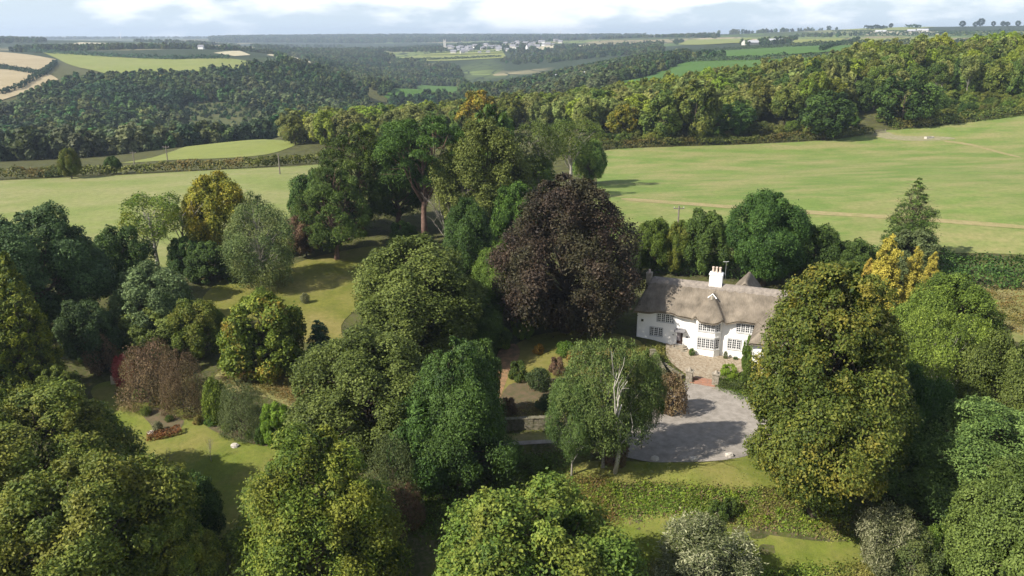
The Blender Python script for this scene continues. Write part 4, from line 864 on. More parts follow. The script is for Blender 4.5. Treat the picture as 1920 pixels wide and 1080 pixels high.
T('globe','bright',522,757,66,830,'bright yellow-green rounded shrub beside the lower lawn', cat='shrub', name='shrub')
T('shrubA','oakdark',492,795,28,830,'small dark bush between the grey bush and the bright shrub', cat='shrub', name='shrub')
T('shrubA','ivy',395,772,30,795,'low leafy plant at the border of the lower lawn', cat='shrub', name='shrub')
T('shrubB','silver',572,549,18,568,'small white-flowering shrub alone on the upper lawn', cat='shrub', name='shrub')
T('shrubB','silver',297,790,20,810,'small grey-leaved shrub behind the rust-red low hedge', cat='shrub', name='shrub')
T('shrubB','lime',275,762,22,778,'pale green perennial on the lower lawn bed', cat='plant', name='garden_plant')
for u, vt, w, vb, m_, lb in [(232,728,22,742,'ivy','low leafy plant in the bed below the magenta bush'),(262,730,26,748,'lime','pale leafy clump in front of the red-brown shrub'),(290,742,20,756,'grey','small grey plant at the foot of the red-brown shrub'),(318,778,16,790,'ivy','small green plant behind the rust-red clipped hedge'),(425,792,18,808,'bright','bright tuft at the border below the grey twiggy bush'),(372,778,20,794,'fern','spiky dry clump at the lower lawn border'),(468,806,18,822,'ivy','small leafy plant right of the grey twiggy bush'),(545,818,24,838,'oakdark','dark low plant right of the bright rounded shrub')]:
    T(rg.choice(['shrubA','shrubB']), m_, u, vt, w, vb, lb, cat='plant', name='garden_plant')
T('broad','oakdark',893,640,105,805,'dark tree shading the left side of the sunken garden')
T('shrubB','fern',513,860,20,874,'dry tuft of ornamental grass on the lower lawn', cat='plant', name='garden_plant')
hedge(pxpoly([(277,826),(300,822),(322,817),(340,811)]), .9, .8, LM['red'], .07, 'short rust-red clipped hedge on the lower lawn', dens=2.0, seed=31)
for u, vb, vt in [(313, 880, 850), (397, 866, 838)]:
    x, y, z = hit(u, vb); r = empty('sapling', (x, y, z), u, (.28, .28, .28)); tag(r, 'thin young fruit tree on the lower lawn, ' + ('nearer' if u == 313 else 'farther') + ' of the two', 'sapling'); obj('trunk', BAREM, r)
# centre garden
T('broad','bright',978,582,42,640,'bright green small tree at the foot of the copper beech')
T('shrubA','bright',945,612,32,652,'bright yellow-green bush beside the garden path', cat='shrub', name='shrub')
T('shrubB','orange',974,567,30,612,'orange-leaved branch-tipped small tree above the bright green one')
for u, vt, w, vb, m_, lb in [(972,675,38,712,'oakdark','clipped dark bush at the left of the sunken garden'),(1010,690,50,728,'holm','dark low bush in the middle of the sunken garden'),(1045,668,34,700,'redbrown','brown low bush in the sunken garden'),(1060,640,40,668,'ivy','ivy-green bush under the copper beech'),(1035,735,60,765,'holm','dark bush nearest the garden wall'),(955,745,36,775,'redbrown','dull brown bush left by the garden wall'),(1080,655,34,680,'red','rusty fern clump on the sunlit lawn under the beech'),(1010,645,24,662,'orange','small tawny clump on the sunlit lawn')]:
    T(rg.choice(['shrubA','shrubB']), m_, u, vt, w, vb, lb, cat='shrub', name='shrub')
T('twiggy','oakdark',975,850,110,905,'dark shaded shrub below the track', cat='shrub', name='shrub')
T('robinia','robinia',1130,638,188,876,'light feathery robinia with twin trunks beside the drive', name='robinia_tree', rz=1.2)
T('robinia','robinia',1072,705,108,892,'lower feathery robinia leaning left of the twin-trunked one', name='robinia_tree', rz=3.2)
T('robinia','robinia',1202,660,88,842,'right-hand feathery robinia crown overhanging the drive', name='robinia_tree', rz=5.)
x, y, z = hit(1152, 885)
BLEACH = simple('bleached_wood', (.50,.46,.40), .85, .25, 2.0, .2)
hh_ = CAMH + ray(1150, 608)[2] * y / ray(1150, 608)[1] - z
bm_ = bare(12, 8.4, .15, 4, 2, 1, .2).mesh('trunk', BLEACH, True); bz_ = max(v.co.z for v in bm_.vertices)
r = empty('dead_tree', (x, y, z), 2.1, (hh_ / bz_,) * 3); tag(r, 'bare bleached dead trunk poking above the feathery robinia', 'dead tree')
obj('trunk', bm_, r)
T('shrubB','redbrown',1258,700,66,772,'reddish-brown shrub at the corner of the drive', cat='shrub', name='shrub')
T('shrubB','silver',1238,690,30,716,'pale pink flowering shrub beside the stone wall', cat='shrub', name='shrub')
T('shrubB','redbrown',1150,815,60,868,'rusty shrub at the foot of the twin trunks', cat='shrub', name='shrub')
# right side
T('chestnut','chestnut',1524,494,340,965,'tall yellowing chestnut beside the drive covering the cottage wing', name='chestnut_tree')
T('lime','lime',1760,512,190,700,'rounded green tree behind the tall chestnut')
T('robinia','lime',1745,585,200,820,'light yellow-green feathery tree right of the chestnut', rz=.5)
T('oakB','olive',1862,628,190,880,'olive-green tree at the right edge')
T('ashfine','robinia',1812,752,275,985,'spreading blue-green locust tree at the right', rz=2.)
T('oakA','olive',1885,862,300,1170,'large olive-brown tree in the bottom right corner')
T('oakA','oakdark',1690,690,150,900,'dark shaded tree in the gap right of the chestnut')
T('slim','pine',1698,334,100,500,'slim sparse pine standing against the right pasture', name='pine_tree')
T('globe','grey',1700,430,115,520,'grey-green bush around the foot of the slim pine', cat='shrub', name='shrub')
T('spire','gold',1652,440,60,585,'tallest golden conifer behind the chestnut', name='golden_conifer')
T('spire','gold',1702,462,42,585,'golden conifer right of the tallest golden one', name='golden_conifer')
T('spire','gold',1740,472,32,555,'small golden conifer at the right of the three', name='golden_conifer')
T('spire','gold',1620,484,28,570,'small golden conifer peeping over the chestnut', name='golden_conifer')
T('globe','olive',1780,520,110,620,'olive bush right of the golden conifers', cat='shrub', name='shrub')
# behind the cottage
T('broad','ivy',1225,408,80,512,'green ivy-clad tree left behind the cottage')
T('broad','oak',1268,415,60,515,'yellowish green tree behind the left end of the ridge')
T('broad','oakdark',1320,392,95,518,'dark green pointed tree behind the chimney')
T('oakB','oakdark',1430,356,165,535,'big dark green tree rising behind the cottage')
T('broad','oakdark',1520,418,110,535,'dark tree right of the big dark one behind the cottage')
T('broad','oakdark',1590,448,110,540,'dark low tree behind the chestnut top')
T('broad','oakdark',1180,455,60,520,'dark bush tree between copper beech and cottage')
# bottom right shrubs
T('willow','silver',1322,985,205,1130,'silver-leaved whitebeam bush at the bottom edge', cat='shrub', name='shrub')
T('willow','silver',1660,945,110,1085,'feathery silvery willow right of the chestnut', cat='shrub', name='shrub', rz=2.)
T('willow','birch',1705,985,120,1100,'yellow-grey feathery shrub beside the silvery willow', cat='shrub', name='shrub', rz=1.)
T('globe','ivy',1742,985,70,1090,'dark green ivy-like bush right of the willows', cat='shrub', name='shrub')
T('shrubA','oakdark',1345,938,36,972,'dark round bush on the bank, left of the pair', cat='shrub', name='shrub')
T('shrubA','oakdark',1368,932,28,962,'dark round bush on the bank, right of the pair', cat='shrub', name='shrub')
T('shrubB','bright',1110,1000,60,1045,'bright green weeds beside the bottom oak', cat='shrub', name='shrub')
# terrace planting
T('shrubA','bright',1367,682,32,705,'bright green round shrub behind the box hedge', cat='shrub', name='shrub')
T('globe','lime',1404,628,32,694,'green climber at the inner corner of the cottage', cat='shrub', name='climber')
T('shrubA','ivy',1403,676,36,722,'dark evergreen bush in front of the cottage wing', cat='shrub', name='shrub')
T('shrubB','ivy',1297,652,12,667,'green shrub by the door steps', cat='shrub', name='shrub')
T('shrubB','ivy',1205,597,14,628,'dark climber on the left end of the white wall', cat='shrub', name='climber')
T('shrubA','oakdark',1379,668,9,675,'small clipped ball bush against the white wall', cat='shrub', name='shrub')
T('shrubB','grey',1360,658,9,673,'thin rose bush against the wall right of the bay', cat='shrub', name='shrub')
hedge(pxpoly([(1347,727),(1370,729),(1395,733)]), .9, 1.0, LM['hedgedark'], .07, 'low clipped grey-green hedge right of the gate steps', dens=2.0, seed=33)
T('shrubA','lime',1300,540,40,560,'hidden',) if False else None

# skyline trees
for i, (u, w) in enumerate([(1770,11),(1794,9),(1838,15),(1862,9),(1880,9),(1888,8),(1908,10),(1670,8)]):
    x, y, z = hit(u, 49.5 if u > 1700 else 52.5, tmin=1500)
    if y > 8000: x, y = WY(u, 2680); z = h1(x, y)
    tree_at(x, y, z, 'mid0', 'fardark', w * 1.9, w * 1.5 + 3, 'tiny skyline tree on the right hilltop, number %s from the left' % ['two','three','four','five','six','seven','eight','one'][i], name='skyline_tree', group='lone trees on the right skyline')
for i, (u, w) in enumerate([(1615,38),(1712,24)]):
    x, y, z = hit(u, 53.5, tmin=1500)
    if y > 8000: x, y = WY(u, 2600); z = h1(x, y)
    hedge([(x - w * .85, y), (x + w * .85, y)], 20, 12, LM['fardark'], 1.6, ['long dark copse on the right skyline', 'short dark copse on the right skyline'][i], seed=60 + i, cat='copse', name='copse', bump=.35)

# ------------------------------------------------------------------ cottage
GLASS = simple('window_glass', (.025,.028,.035), .08, spec=.6)
def thatch_mat():
    m, nt, n, l, b = new_mat('thatch'); b.inputs['Roughness'].default_value = .95; b.inputs['Specular IOR Level'].default_value = .1
    tc = n.new('ShaderNodeTexCoord'); mp = n.new('ShaderNodeMapping'); mp.inputs['Scale'].default_value = (6, .8, .8); l.new(tc.outputs['Object'], mp.inputs[0])
    a = n.new('ShaderNodeTexNoise'); a.inputs['Scale'].default_value = 3; a.inputs['Detail'].default_value = 8; l.new(mp.outputs[0], a.inputs['Vector'])
    c = n.new('ShaderNodeTexNoise'); c.inputs['Scale'].default_value = .7; c.inputs['Detail'].default_value = 6; l.new(tc.outputs['Object'], c.inputs['Vector'])
    r1 = n.new('ShaderNodeValToRGB'); e = r1.color_ramp.elements; e[0].position = .3; e[0].color = (.135,.115,.090,1); e[1].position = .72; e[1].color = (.30,.255,.200,1); l.new(c.outputs[0], r1.inputs[0])
    mx = n.new('ShaderNodeMixRGB'); mx.blend_type = 'MULTIPLY'; mx.inputs[0].default_value = .7; l.new(r1.outputs[0], mx.inputs[1])
    r2 = n.new('ShaderNodeValToRGB'); r2.color_ramp.elements[0].position = .3; r2.color_ramp.elements[0].color = (.55,.55,.55,1); r2.color_ramp.elements[1].position = .7; l.new(a.outputs[0], r2.inputs[0]); l.new(r2.outputs[0], mx.inputs[2])
    l.new(mx.outputs[0], b.inputs['Base Color']); bp = n.new('ShaderNodeBump'); bp.inputs['Strength'].default_value = .8; bp.inputs['Distance'].default_value = .06; l.new(a.outputs[0], bp.inputs['Height']); l.new(bp.outputs[0], b.inputs['Normal'])
    return m
THATCH = thatch_mat(); RIDGEM = simple('ridge_thatch', (.27,.235,.20), .95, .35, 3, .5)
cot = empty('cottage', (HC[0], HC[1], 0), -TH); tag(cot, 'white thatched cottage with bay window and leaded casements facing the drive', 'cottage')
STEP = simple('old_stone', (.33,.29,.24), .95, .45, 3, .6, c2=(.2,.18,.13)); BRICK = simple('weathered_brick', (.34,.17,.11), .9, .4, 3, .4, c2=(.24,.15,.11))
wm = MB(); wm.box(0, 0, -.5, 19.4, 6, 5.02); wm.box(14.75, -6, -.5, 19.4, .05, 4.7)
wm.box(10.6, 5.9, 0, 14.2, 9.5, 5.2)
# gable peak of the left end under the thatch
wm.build('wall', WHITE, cot)
# two-storey bay (canted)
BAYP = [(7.35, .05), (7.45, -.55), (7.75, -.9), (9.85, -.9), (10.4, -.35), (10.45, .05)]
mb = MB(); mb.prism(BAYP, -.4, 4.95); mb.build('bay', WHITE, cot)
mb = MB(); mb.prism([(x + (x - 8.9) * .03, y * 1.08 if y < 0 else y) for x, y in BAYP], 2.82, 2.9); mb.build('bay_ledge', WPAINT, cot)
def frameM(p0, p1, out=.0):
    """matrix whose x runs along the wall from p0 to p1, -y faces out, z up"""
    d = Vector((p1[0] - p0[0], p1[1] - p0[1], 0)); L_ = d.length; d.normalize(); nrm = Vector((d.y, -d.x, 0))
    M = Matrix(((d.x, -nrm.x, 0, p0[0]), (d.y, -nrm.y, 0, p0[1]), (0, 0, 1, 0), (0, 0, 0, 1))); return M, L_
def window(p0, p1, z0, z1, nc, cols, rows):
    M, Lw = frameM(p0, p1)
    fr = MB(); t = .045
    fr.box(-.03, -.05, z0 - .05, Lw + .03, .02, z0, M); fr.box(-.03, -.05, z1, Lw + .03, .02, z1 + .04, M)
    fr.box(-.04, -.05, z0, 0, .02, z1, M); fr.box(Lw, -.05, z0, Lw + .04, .02, z1, M)
    wn = fr.build('window', GREYP, cot)
    sl = MB(); sl.box(-.08, -.12, z0 - .10, Lw + .08, -.052, z0 - .052, M); sl.build('sill', WPAINT, wn)
    cw = Lw / nc
    for i in range(nc):
        x0 = i * cw; c = MB(); a, b_ = x0 + .008, x0 + cw - .008
        c.box(a, -.06, z0 + .005, a + t, -.012, z1 - .005, M); c.box(b_ - t, -.06, z0 + .005, b_, -.012, z1 - .005, M)
        c.box(a + t, -.058, z0 + .005, b_ - t, -.012, z0 + .06, M); c.box(a + t, -.058, z1 - .055, b_ - t, -.012, z1 - .005, M)
        for k in range(1, cols):
            xx = a + t + (b_ - a - 2 * t) * k / cols; c.box(xx - .02, -.052, z0 + .062, xx + .02, -.014, z1 - .057, M)
        for k in range(1, rows):
            z = z0 + .06 + (z1 - z0 - .115) * k / rows; c.box(a + t + .002, -.048, z - .02, b_ - t - .002, -.016, z + .02, M)
        c.build('casement', WPAINT, wn)
        g = MB(); g.box(a + t - .01, -.03, z0 + .05, b_ - t + .01, -.02, z1 - .045, M); g.build('pane', GLASS, wn)
    return wn
window((2.5, 0), (4.62, 0), 3.72, 4.82, 4, 2, 4)
window((1.68, 0), (3.28, 0), 1.75, 2.88, 3, 2, 4)
window((12.2, 0), (14.3, 0), 3.70, 4.80, 4, 2, 4)
window((11.32, 0), (12.9, 0), 1.42, 2.68, 3, 2, 4)
window((7.80, -.9), (9.80, -.9), 3.58, 4.52, 4, 2, 3); window((9.93, -.82), (10.34, -.41), 3.58, 4.52, 1, 2, 3)
window((7.80, -.9), (9.80, -.9), 1.36, 2.62, 4, 2, 4); window((9.93, -.82), (10.34, -.41), 1.36, 2.62, 1, 2, 4)
mb = MB(); mb.box(.45, -.04, 3.4, .86, .0, 3.82); w_ = mb.build('window', WPAINT, cot); mb = MB(); mb.box(.50, -.05, 3.45, .81, -.042, 3.77); mb.build('pane', GLASS, w_)
# door
mb = MB(); mb.box(5.03, -.05, 1.08, 5.11, .01, 2.75); mb.box(5.85, -.05, 1.08, 5.93, .01, 2.75); mb.box(5.03, -.05, 2.75, 5.93, .01, 2.83); dfr = mb.build('door_frame', WPAINT, cot)
mb = MB(); mb.box(5.12, -.03, 1.1, 5.84, -.005, 2.74); dr = mb.build('door', simple('dark_doorway', (.05, .03, .025), .7), cot)
mb = MB(); mb.box(5.14, -.045, 1.55, 5.58, -.032, 2.70); mb.build('door_panel', simple('grey_lilac_door', (.30,.27,.28), .6), dr)
mb = MB(); mb.add([(4.85,-.75,2.86),(6.15,-.75,2.86),(6.15,0,3.05),(4.85,0,3.05),(4.85,-.75,2.93),(6.15,-.75,2.93),(6.15,0,3.16),(4.85,0,3.16)], [(0,3,2,1),(4,5,6,7),(0,1,5,4),(1,2,6,5),(2,3,7,6),(3,0,4,7)]); mb.build('door_canopy', simple('grey_slate', (.17,.165,.17), .7), cot)
for i in range(4):
    mb = MB(); mb.prism([(4.7 - .1 * i, -.02), (4.7 - .1 * i, -.45 - .34 * i), (5.0, -.55 - .34 * i), (6.1 + .05 * i, -.5 - .34 * i), (6.35 + .12 * i, -.2 - .3 * i), (6.4 + .12 * i, -.02)], .05 - .03 * i, 1.02 - .22 * i - .004); mb.build('door_step', STEP, cot)
# nameplate-like small plaques beside door
mb = MB(); mb.box(6.25, -.03, 2.0, 6.5, .0, 2.22); mb.build('wall_plaque', GREYP, cot); mb = MB(); mb.box(4.55, -.03, 2.15, 4.75, .0, 2.25); mb.build('wall_lamp', GREYP, cot)
# roof surface
def smin(a, b, k=.35): h = np.clip(.5 + .5 * (b - a) / k, 0, 1); return b * (1 - h) + a * h - k * h * (1 - h)
def smax(a, b, k=.35): return -smin(-a, -b, k)
def bell(x, c, w): return np.exp(-((x - c) / w) ** 4)
def eave_y(x): return -.52 - .92 * np.exp(-((x - 9.0) / 1.75) ** 4)
def roof_z(x, y):
    base = 4.72
    z = smin(base + .40 + (y + .52) * 1.02, base + .40 + (6.5 - y) * 1.02, .5)
    z = smin(z, base + .35 + (x + .45) * 2.35, .6)
    z = z + .32 * (bell(x, 3.5, 1.5) + bell(x, 13.3, 1.5)) * np.exp(-np.maximum(y + .52, 0) / 1.0)
    bay = smin(smin(base + .30 + (y + 1.44) * 1.10, base + .25 + (x - 6.95) * 1.42, .2), base + .25 + (11.0 - x) * 1.42, .2)
    z = smax(z, bay, .22)
    return z
def thatch(fz, xs, y0f, y1f, ny_, name, thick=.42, M=None):
    X = np.repeat(xs[:, None], ny_, 1); t = np.linspace(0, 1, ny_) ; t = .5 - .5 * np.cos(t * math.pi); Y = y0f(xs)[:, None] * (1 - t) + y1f(xs)[:, None] * t
    Z = fz(X, Y); n1, n2 = X.shape
    e = np.minimum.reduce([np.abs(Y - y0f(xs)[:, None]), np.abs(Y - y1f(xs)[:, None]), np.abs(X - xs[0]), np.abs(X - xs[-1])])
    Zt = Z - .20 * np.exp(-(e / .16) ** 1.2) + .02 * np.sin(X * 5 + Y * 3) ; Zb = Z - thick
    V = np.r_[np.stack([X, Y, Zt], -1).reshape(-1, 3), np.stack([X, Y, Zb], -1).reshape(-1, 3)]
    if M is not None: V = np.array([list(M @ Vector(p)) for p in V])
    I = np.arange(n1 * n2).reshape(n1, n2); q = lambda a, b_, c, d: np.stack([a, b_, c, d], -1).reshape(-1, 4)
    F = [q(I[:-1, :-1], I[1:, :-1], I[1:, 1:], I[:-1, 1:]), q(I[:-1, :-1], I[:-1, 1:], I[1:, 1:], I[1:, :-1]) + n1 * n2]
    for s_ in (I[0, :], I[-1, :], I[:, 0], I[:, -1]): F.append(q(s_[:-1], s_[1:], s_[1:] + n1 * n2, s_[:-1] + n1 * n2))
    return obj(name, mesh_np(name, V, np.concatenate(F), THATCH, smooth=True), cot)
thatch(roof_z, np.linspace(-.45, 19.8, 150), eave_y, lambda x: np.full_like(x, 6.5), 46, 'roof')
thatch(lambda x, y: smin(smin(4.75 + (x - 14.35) * 1.05, 4.75 + (19.8 - x) * 1.05, .5), 4.75 + (y + 6.5) * 2.2, .5) + .35, np.linspace(14.3, 19.85, 40), lambda x: np.full_like(x, -6.5), lambda x: np.full_like(x, 2.6), 40, 'roof')
thatch(lambda x, y: smin(smin(5.0 + (x - 10.3) * 1.35, 5.0 + (14.5 - x) * 1.35, .4), 5.0 + (9.9 - y) * 2.5, .4) + .35 + .9, np.linspace(10.25, 14.55, 24), lambda x: np.full_like(x, 3.6), lambda x: np.full_like(x, 9.95), 24, 'roof')
# ridge cap: saddle of thicker thatch along the ridge
xs = np.linspace(.75, 18.2, 60); V = []; F = []
for i, x_ in enumerate(xs):
    for j, dy in enumerate((-.75, -.4, 0, .4, .75)):
        zr = float(roof_z(np.array([x_]), np.array([2.99 + dy]))[0]); V.append((x_, 2.99 + dy * (1 + .08 * math.sin(i * 1.7) * (j in (0, 4))), zr + (.09 if j not in (0, 4) else .05)))
for i in range(59):
    for j in range(4): F.append((i*5+j, (i+1)*5+j, (i+1)*5+j+1, i*5+j+1))
nV = len(V); V += [(a, b_, c - .25) for a, b_, c in V]; F += [(i*5, i*5+nV, (i+1)*5+nV, (i+1)*5) for i in range(59)] + [(i*5+4, (i+1)*5+4, (i+1)*5+4+nV, i*5+4+nV) for i in range(59)]
obj('ridge_cap', mesh_np('ridge_cap', np.array(V), F, RIDGEM, smooth=True), cot)
mb = MB(); mb.tube([(8.45,.70,7.32),(8.97,1.02,7.78),(9.5,.70,7.32)], .08, 6); mb.build('lead_hip', WPAINT, cot)
mb = MB(); mb.tube([(8.97,.50,7.12),(8.97,.92,7.5)], [.18,.22], 6); mb.build('hip_finial', STEP, cot)
mb = MB(); mb.box(8.2, 2.5, 7.9, 9.75, 3.5, 9.75); mb.box(8.13, 2.43, 9.75, 9.82, 3.57, 9.9); mb.box(8.2,2.5,9.9,9.75,3.5,9.98)
ch = mb.build('chimney', WHITE, cot)
POT = simple('terracotta_pot', (.58,.46,.38), .8)
for x_ in (8.55, 8.97, 9.4):
    mb = MB(); mb.tube([(x_, 3, 9.98), (x_, 3, 10.5), (x_, 3, 10.62), (x_, 3, 10.7)], [.15, .13, .17, .16], 8); mb.build('chimney_pot', POT, ch)
mb = MB(); mb.box(.3, 2.6, 7.0, .95, 3.4, 9.0); mb.box(.25, 2.55, 9.0, 1.0, 3.45, 9.1); c2 = mb.build('chimney', STEP, cot); mb = MB(); mb.tube([(.62,3,9.1),(.62,3,9.5)], .13, 8); mb.build('chimney_pot', POT, c2)
mb = MB(); mb.tube([(10.0,3.3,9.0),(10.0,3.3,11.4)], .03, 5); mb.tube([(9.6,3.3,11.35),(10.3,3.3,11.45)], .02, 4)
for k in range(5): mb.tube([(9.65+.14*k,3.1,11.36+.014*k),(9.65+.14*k,3.5,11.36+.014*k)], .012, 4)
an = mb.build('television_aerial', simple('aerial_metal', (.5,.5,.5), .4, metal=.8), cot)

# gate pillars, steps, walls
def local(s, y): p = hl(s, y); return p[0], p[1]
DSTONE = simple('mossy_stone', (.20,.175,.13), .95, .45, 3, .6, c2=(.10,.10,.055))
def stone_pile(name, label, cx, cy, z, w, d, h, rz, seed, cat):
    rr = random.Random(seed); root = empty(name, (cx, cy, z), rz); tag(root, label, cat)
    z0 = 0; mb = MB()
    while z0 < h:
        hh = rr.uniform(.14, .24); x0 = -w / 2
        while x0 < w / 2 - .05:
            ww = min(rr.uniform(.2, .45), w / 2 - x0); mb.box(x0 + .01, -d / 2 + rr.uniform(-.03, .03), z0 + .01, x0 + ww - .01, d / 2 + rr.uniform(-.03, .03), z0 + hh - rr.uniform(0, .02)); x0 += ww
        z0 += hh
    mb.build('stonework', STEP, root)
    return root, z0
def gp(u, v): return hit(u, v)
for u, v, lb in [(1292, 715, 'left'), (1341, 722, 'right')]:
    x, y, z = gp(u, v); r, zt = stone_pile('gate_pillar', 'rubble stone gate pillar at the top of the brick steps, the %s one' % lb, x, y, z - .1, .75, .7, 1.35, -TH, u, 'pillar')
    mb = MB(); mb.box(-.45, -.42, zt, .45, .42, zt + .1); mb.tube([(0,0,zt+.1),(0,0,zt+.3),(.02,0,zt+.5)], [.28,.2,.05], 7); mb.build('cap_stone', STEP, r)
x, y, z = gp(1317, 722); st = empty('brick_steps', (x, y, z), -TH); tag(st, 'broad weathered brick steps between the two stone pillars', 'steps')
for i in range(4):
    mb = MB(); mb.box(-1.45, -.55 + .42 * i, -.3, 1.45, -.55 + .42 * (i + 1) - .01, .02 + .13 * i); mb.build('step', BRICK, st)
def wall_run(px, h, label, seed, thick=.45):
    P = [gp(u, v) for u, v in px]; root = empty('stone_wall', P[0]); tag(root, label, 'wall'); rr = random.Random(seed); mb = MB(); cp_ = MB()
    for a, b_ in zip(P[:-1], P[1:]):
        d = Vector((b_[0] - a[0], b_[1] - a[1], 0)); Lg = d.length; ang = math.atan2(d.y, d.x); k = max(1, int(Lg / .5))
        for i in range(k):
            t = (i + .5) / k; cx, cy = a[0] + d.x * t, a[1] + d.y * t; cz = h1(cx, cy)
            M = Matrix.Translation((cx - P[0][0], cy - P[0][1], cz - P[0][2])) @ Matrix.Rotation(ang, 4, 'Z'); zz_ = -.3
            while zz_ < h - .05:
                hh = rr.uniform(.16, .26); mb.box(-Lg / k / 2 + rr.uniform(.005, .03), -thick / 2 + rr.uniform(-.03, .03), zz_, Lg / k / 2, thick / 2 + rr.uniform(-.03, .03), min(zz_ + hh - .02, h), M); zz_ += hh
            cp_.box(-Lg / k / 2 + .01, -thick / 2 - .05, h + .004, Lg / k / 2, thick / 2 + .05, h + .08 + rr.uniform(0, .04), M)
    mb.build('stonework', DSTONE, root); cp_.build('coping', DSTONE, root); return root
wall_run([(925,806),(990,804),(1050,803)], 1.2, 'stone retaining wall along the track below the sunken garden', 5)
wall_run([(1222,672),(1230,690),(1242,712)], 1.2, 'stone wall running down from the terrace toward the drive', 6, .6)
wall_run([(1243,690),(1262,704),(1280,714)], .6, 'low stone edge beside the left gate pillar', 7, .4)
# poles, wires, gate, trough
WOOD = simple('weathered_wood', (.22,.19,.16), .9, .3, 3); WIRE = simple('wire', (.35,.35,.36), .5, metal=.3)
def pole(u, vb, vt, label, cross=True, name='utility_pole'):
    x, y, z = hit(u, vb); d = ray(u, vt); h = CAMH + d[2] * y / d[1] - z
    r = empty(name, (x, y, z)); tag(r, label, 'pole'); mb = MB(); mb.tube([(0,0,-.3),(0,0,h)], [.16,.11], 8); mb.build('post', WOOD, r)
    if cross:
        mb = MB(); mb.box(-.9, -.06, h - .5, .9, .06, h - .36); mb.build('crossarm', WOOD, r)
        mb = MB()
        for xx in (-.8, 0, .8): mb.tube([(xx, 0, h - .36), (xx, 0, h - .12)], .05, 6)
        mb.build('insulators', simple('insulator', (.5,.48,.45), .3), r)
    return (x, y, z, h)
p1 = pole(315, 308, 273, 'wooden pole in the small field beyond the left hedge, right of two')
p2 = pole(252, 308, 284, 'wooden pole in the small field beyond the left hedge, left of two')
pole(525, 327, 288, 'slender pole in the pale left pasture', False)
p4 = pole(1268, 470, 386, 'utility pole with crossarm among the trees behind the cottage')
for k, lb in enumerate(['upper', 'lower']):
    a = Vector(at_y(1192, 447 + 8 * k, 122)); b_ = Vector(at_y(1600, 512 + 6 * k, 112)); mb = MB()
    mb.tube([a.lerp(b_, t) - Vector((0, 0, .9 * t * (1 - t) * 4)) for t in np.linspace(0, 1, 14)], .02, 4); o = mb.build('overhead_wire', WIRE, None); tag(o, lb + ' overhead wire crossing behind the cottage roof', 'wire')
x, y, z = hit(1742, 260); tr = empty('water_trough', (x, y, z), .3); tag(tr, 'pale concrete water trough in the bare patch of the pasture', 'trough')
CONC = simple('concrete', (.5,.46,.40), .9, .2, 2)
mb = MB()
mb.box(-1.6,-.6,0,1.6,-.45,.7); mb.box(-1.6,.45,0,1.6,.6,.7); mb.box(-1.6,-.448,0,-1.45,.448,.7); mb.box(1.45,-.448,0,1.6,.448,.7); mb.box(-1.44,-.448,0,1.44,.448,.1); mb.build('basin', CONC, tr)
mb = MB(); mb.box(-1.44,-.44,.55,1.44,.44,.56); mb.build('water', GLASS, tr)
x, y, z = hit(1650, 250); gt = empty('field_gate', (x, y, z), .15); tag(gt, 'five-bar field gate at the gap in the pasture hedge', 'gate')
for sx in (-2, 2): mb = MB(); mb.tube([(sx,0,-.2),(sx,0,1.5)], .12, 6); mb.build('post', WOOD, gt)
for k in range(5): mb = MB(); mb.box(-1.9,-.03,.25+.24*k,1.9,.03,.35+.24*k); mb.build('bar', WOOD, gt)
# stones along the drive edge and on the lawn
for u, v, lb in [(1368, 856, 'pale stone block with moss at the drive edge, rightmost'), (1300, 863, 'pale stone at the middle of the drive edge'), (1228, 862, 'pale stone at the left of the drive edge'), (440, 838, 'pinkish rock on the lower lawn'), (285, 814, 'grey rock behind the rust-red hedge')]:
    x, y, z = hit(u, v); rr = random.Random(u); mb = MB(); q = []
    for j in range(3):
        for i in range(8): a = i * .785; r_ = (.34, .36, .2)[j] * rr.uniform(.75, 1.15); q.append((math.cos(a) * r_ * 1.4, math.sin(a) * r_, (0, .22, .36)[j]))
    mb.add(q, [(j*8+i, j*8+(i+1)%8, (j+1)*8+(i+1)%8, (j+1)*8+i) for j in range(2) for i in range(8)] + [tuple(range(16, 24))]); o = mb.build('rock', CONC, None, (x, y, z)); tag(o, lb, 'rock')
x, y, z = hit(216, 722); mb = MB(); mb.add([(-.5,0,0),(.6,.3,0),(.5,.35,.8),(-.45,.05,1.1),(-.5,.1,0),(.6,.4,0),(.5,.45,.8),(-.45,.15,1.1)], [(0,1,2,3),(7,6,5,4),(0,4,5,1),(1,5,6,2),(2,6,7,3),(3,7,4,0)])
o = mb.build('garden_board', simple('pale_timber', (.62,.52,.36), .8, .1), None, (x, y, z)); tag(o, 'pale timber board leaning beside the magenta bush', 'board')

# ------------------------------------------------------------------ distant buildings
SLATE = simple('distant_slate', (.20,.20,.22), .8); BARNR = simple('pale_barn_roof', (.40,.41,.43), .7); CREAM = simple('cream_render', (.50,.48,.43), .9)
def house_mesh(w, d, h, rh, wall, roof):
    v = [(-w/2,-d/2,-1),(w/2,-d/2,-1),(w/2,d/2,-1),(-w/2,d/2,-1),(-w/2,-d/2,h),(w/2,-d/2,h),(w/2,d/2,h),(-w/2,d/2,h),(-w/2,0,h+rh),(w/2,0,h+rh)]
    f = [(0,1,5,4),(2,3,7,6),(1,2,6,9,5),(3,0,4,8,7)]
    wm_ = mesh_np('wall', np.array(v), f, wall)
    e = .5; rv = [(-w/2-e,-d/2-e,h-.3),(w/2+e,-d/2-e,h-.3),(w/2+e,0,h+rh+.15),(-w/2-e,0,h+rh+.15),(w/2+e,d/2+e,h-.3),(-w/2-e,d/2+e,h-.3)]
    rm_ = mesh_np('roof', np.array(rv), [(0,1,2,3),(3,2,4,5)], roof); return wm_, rm_
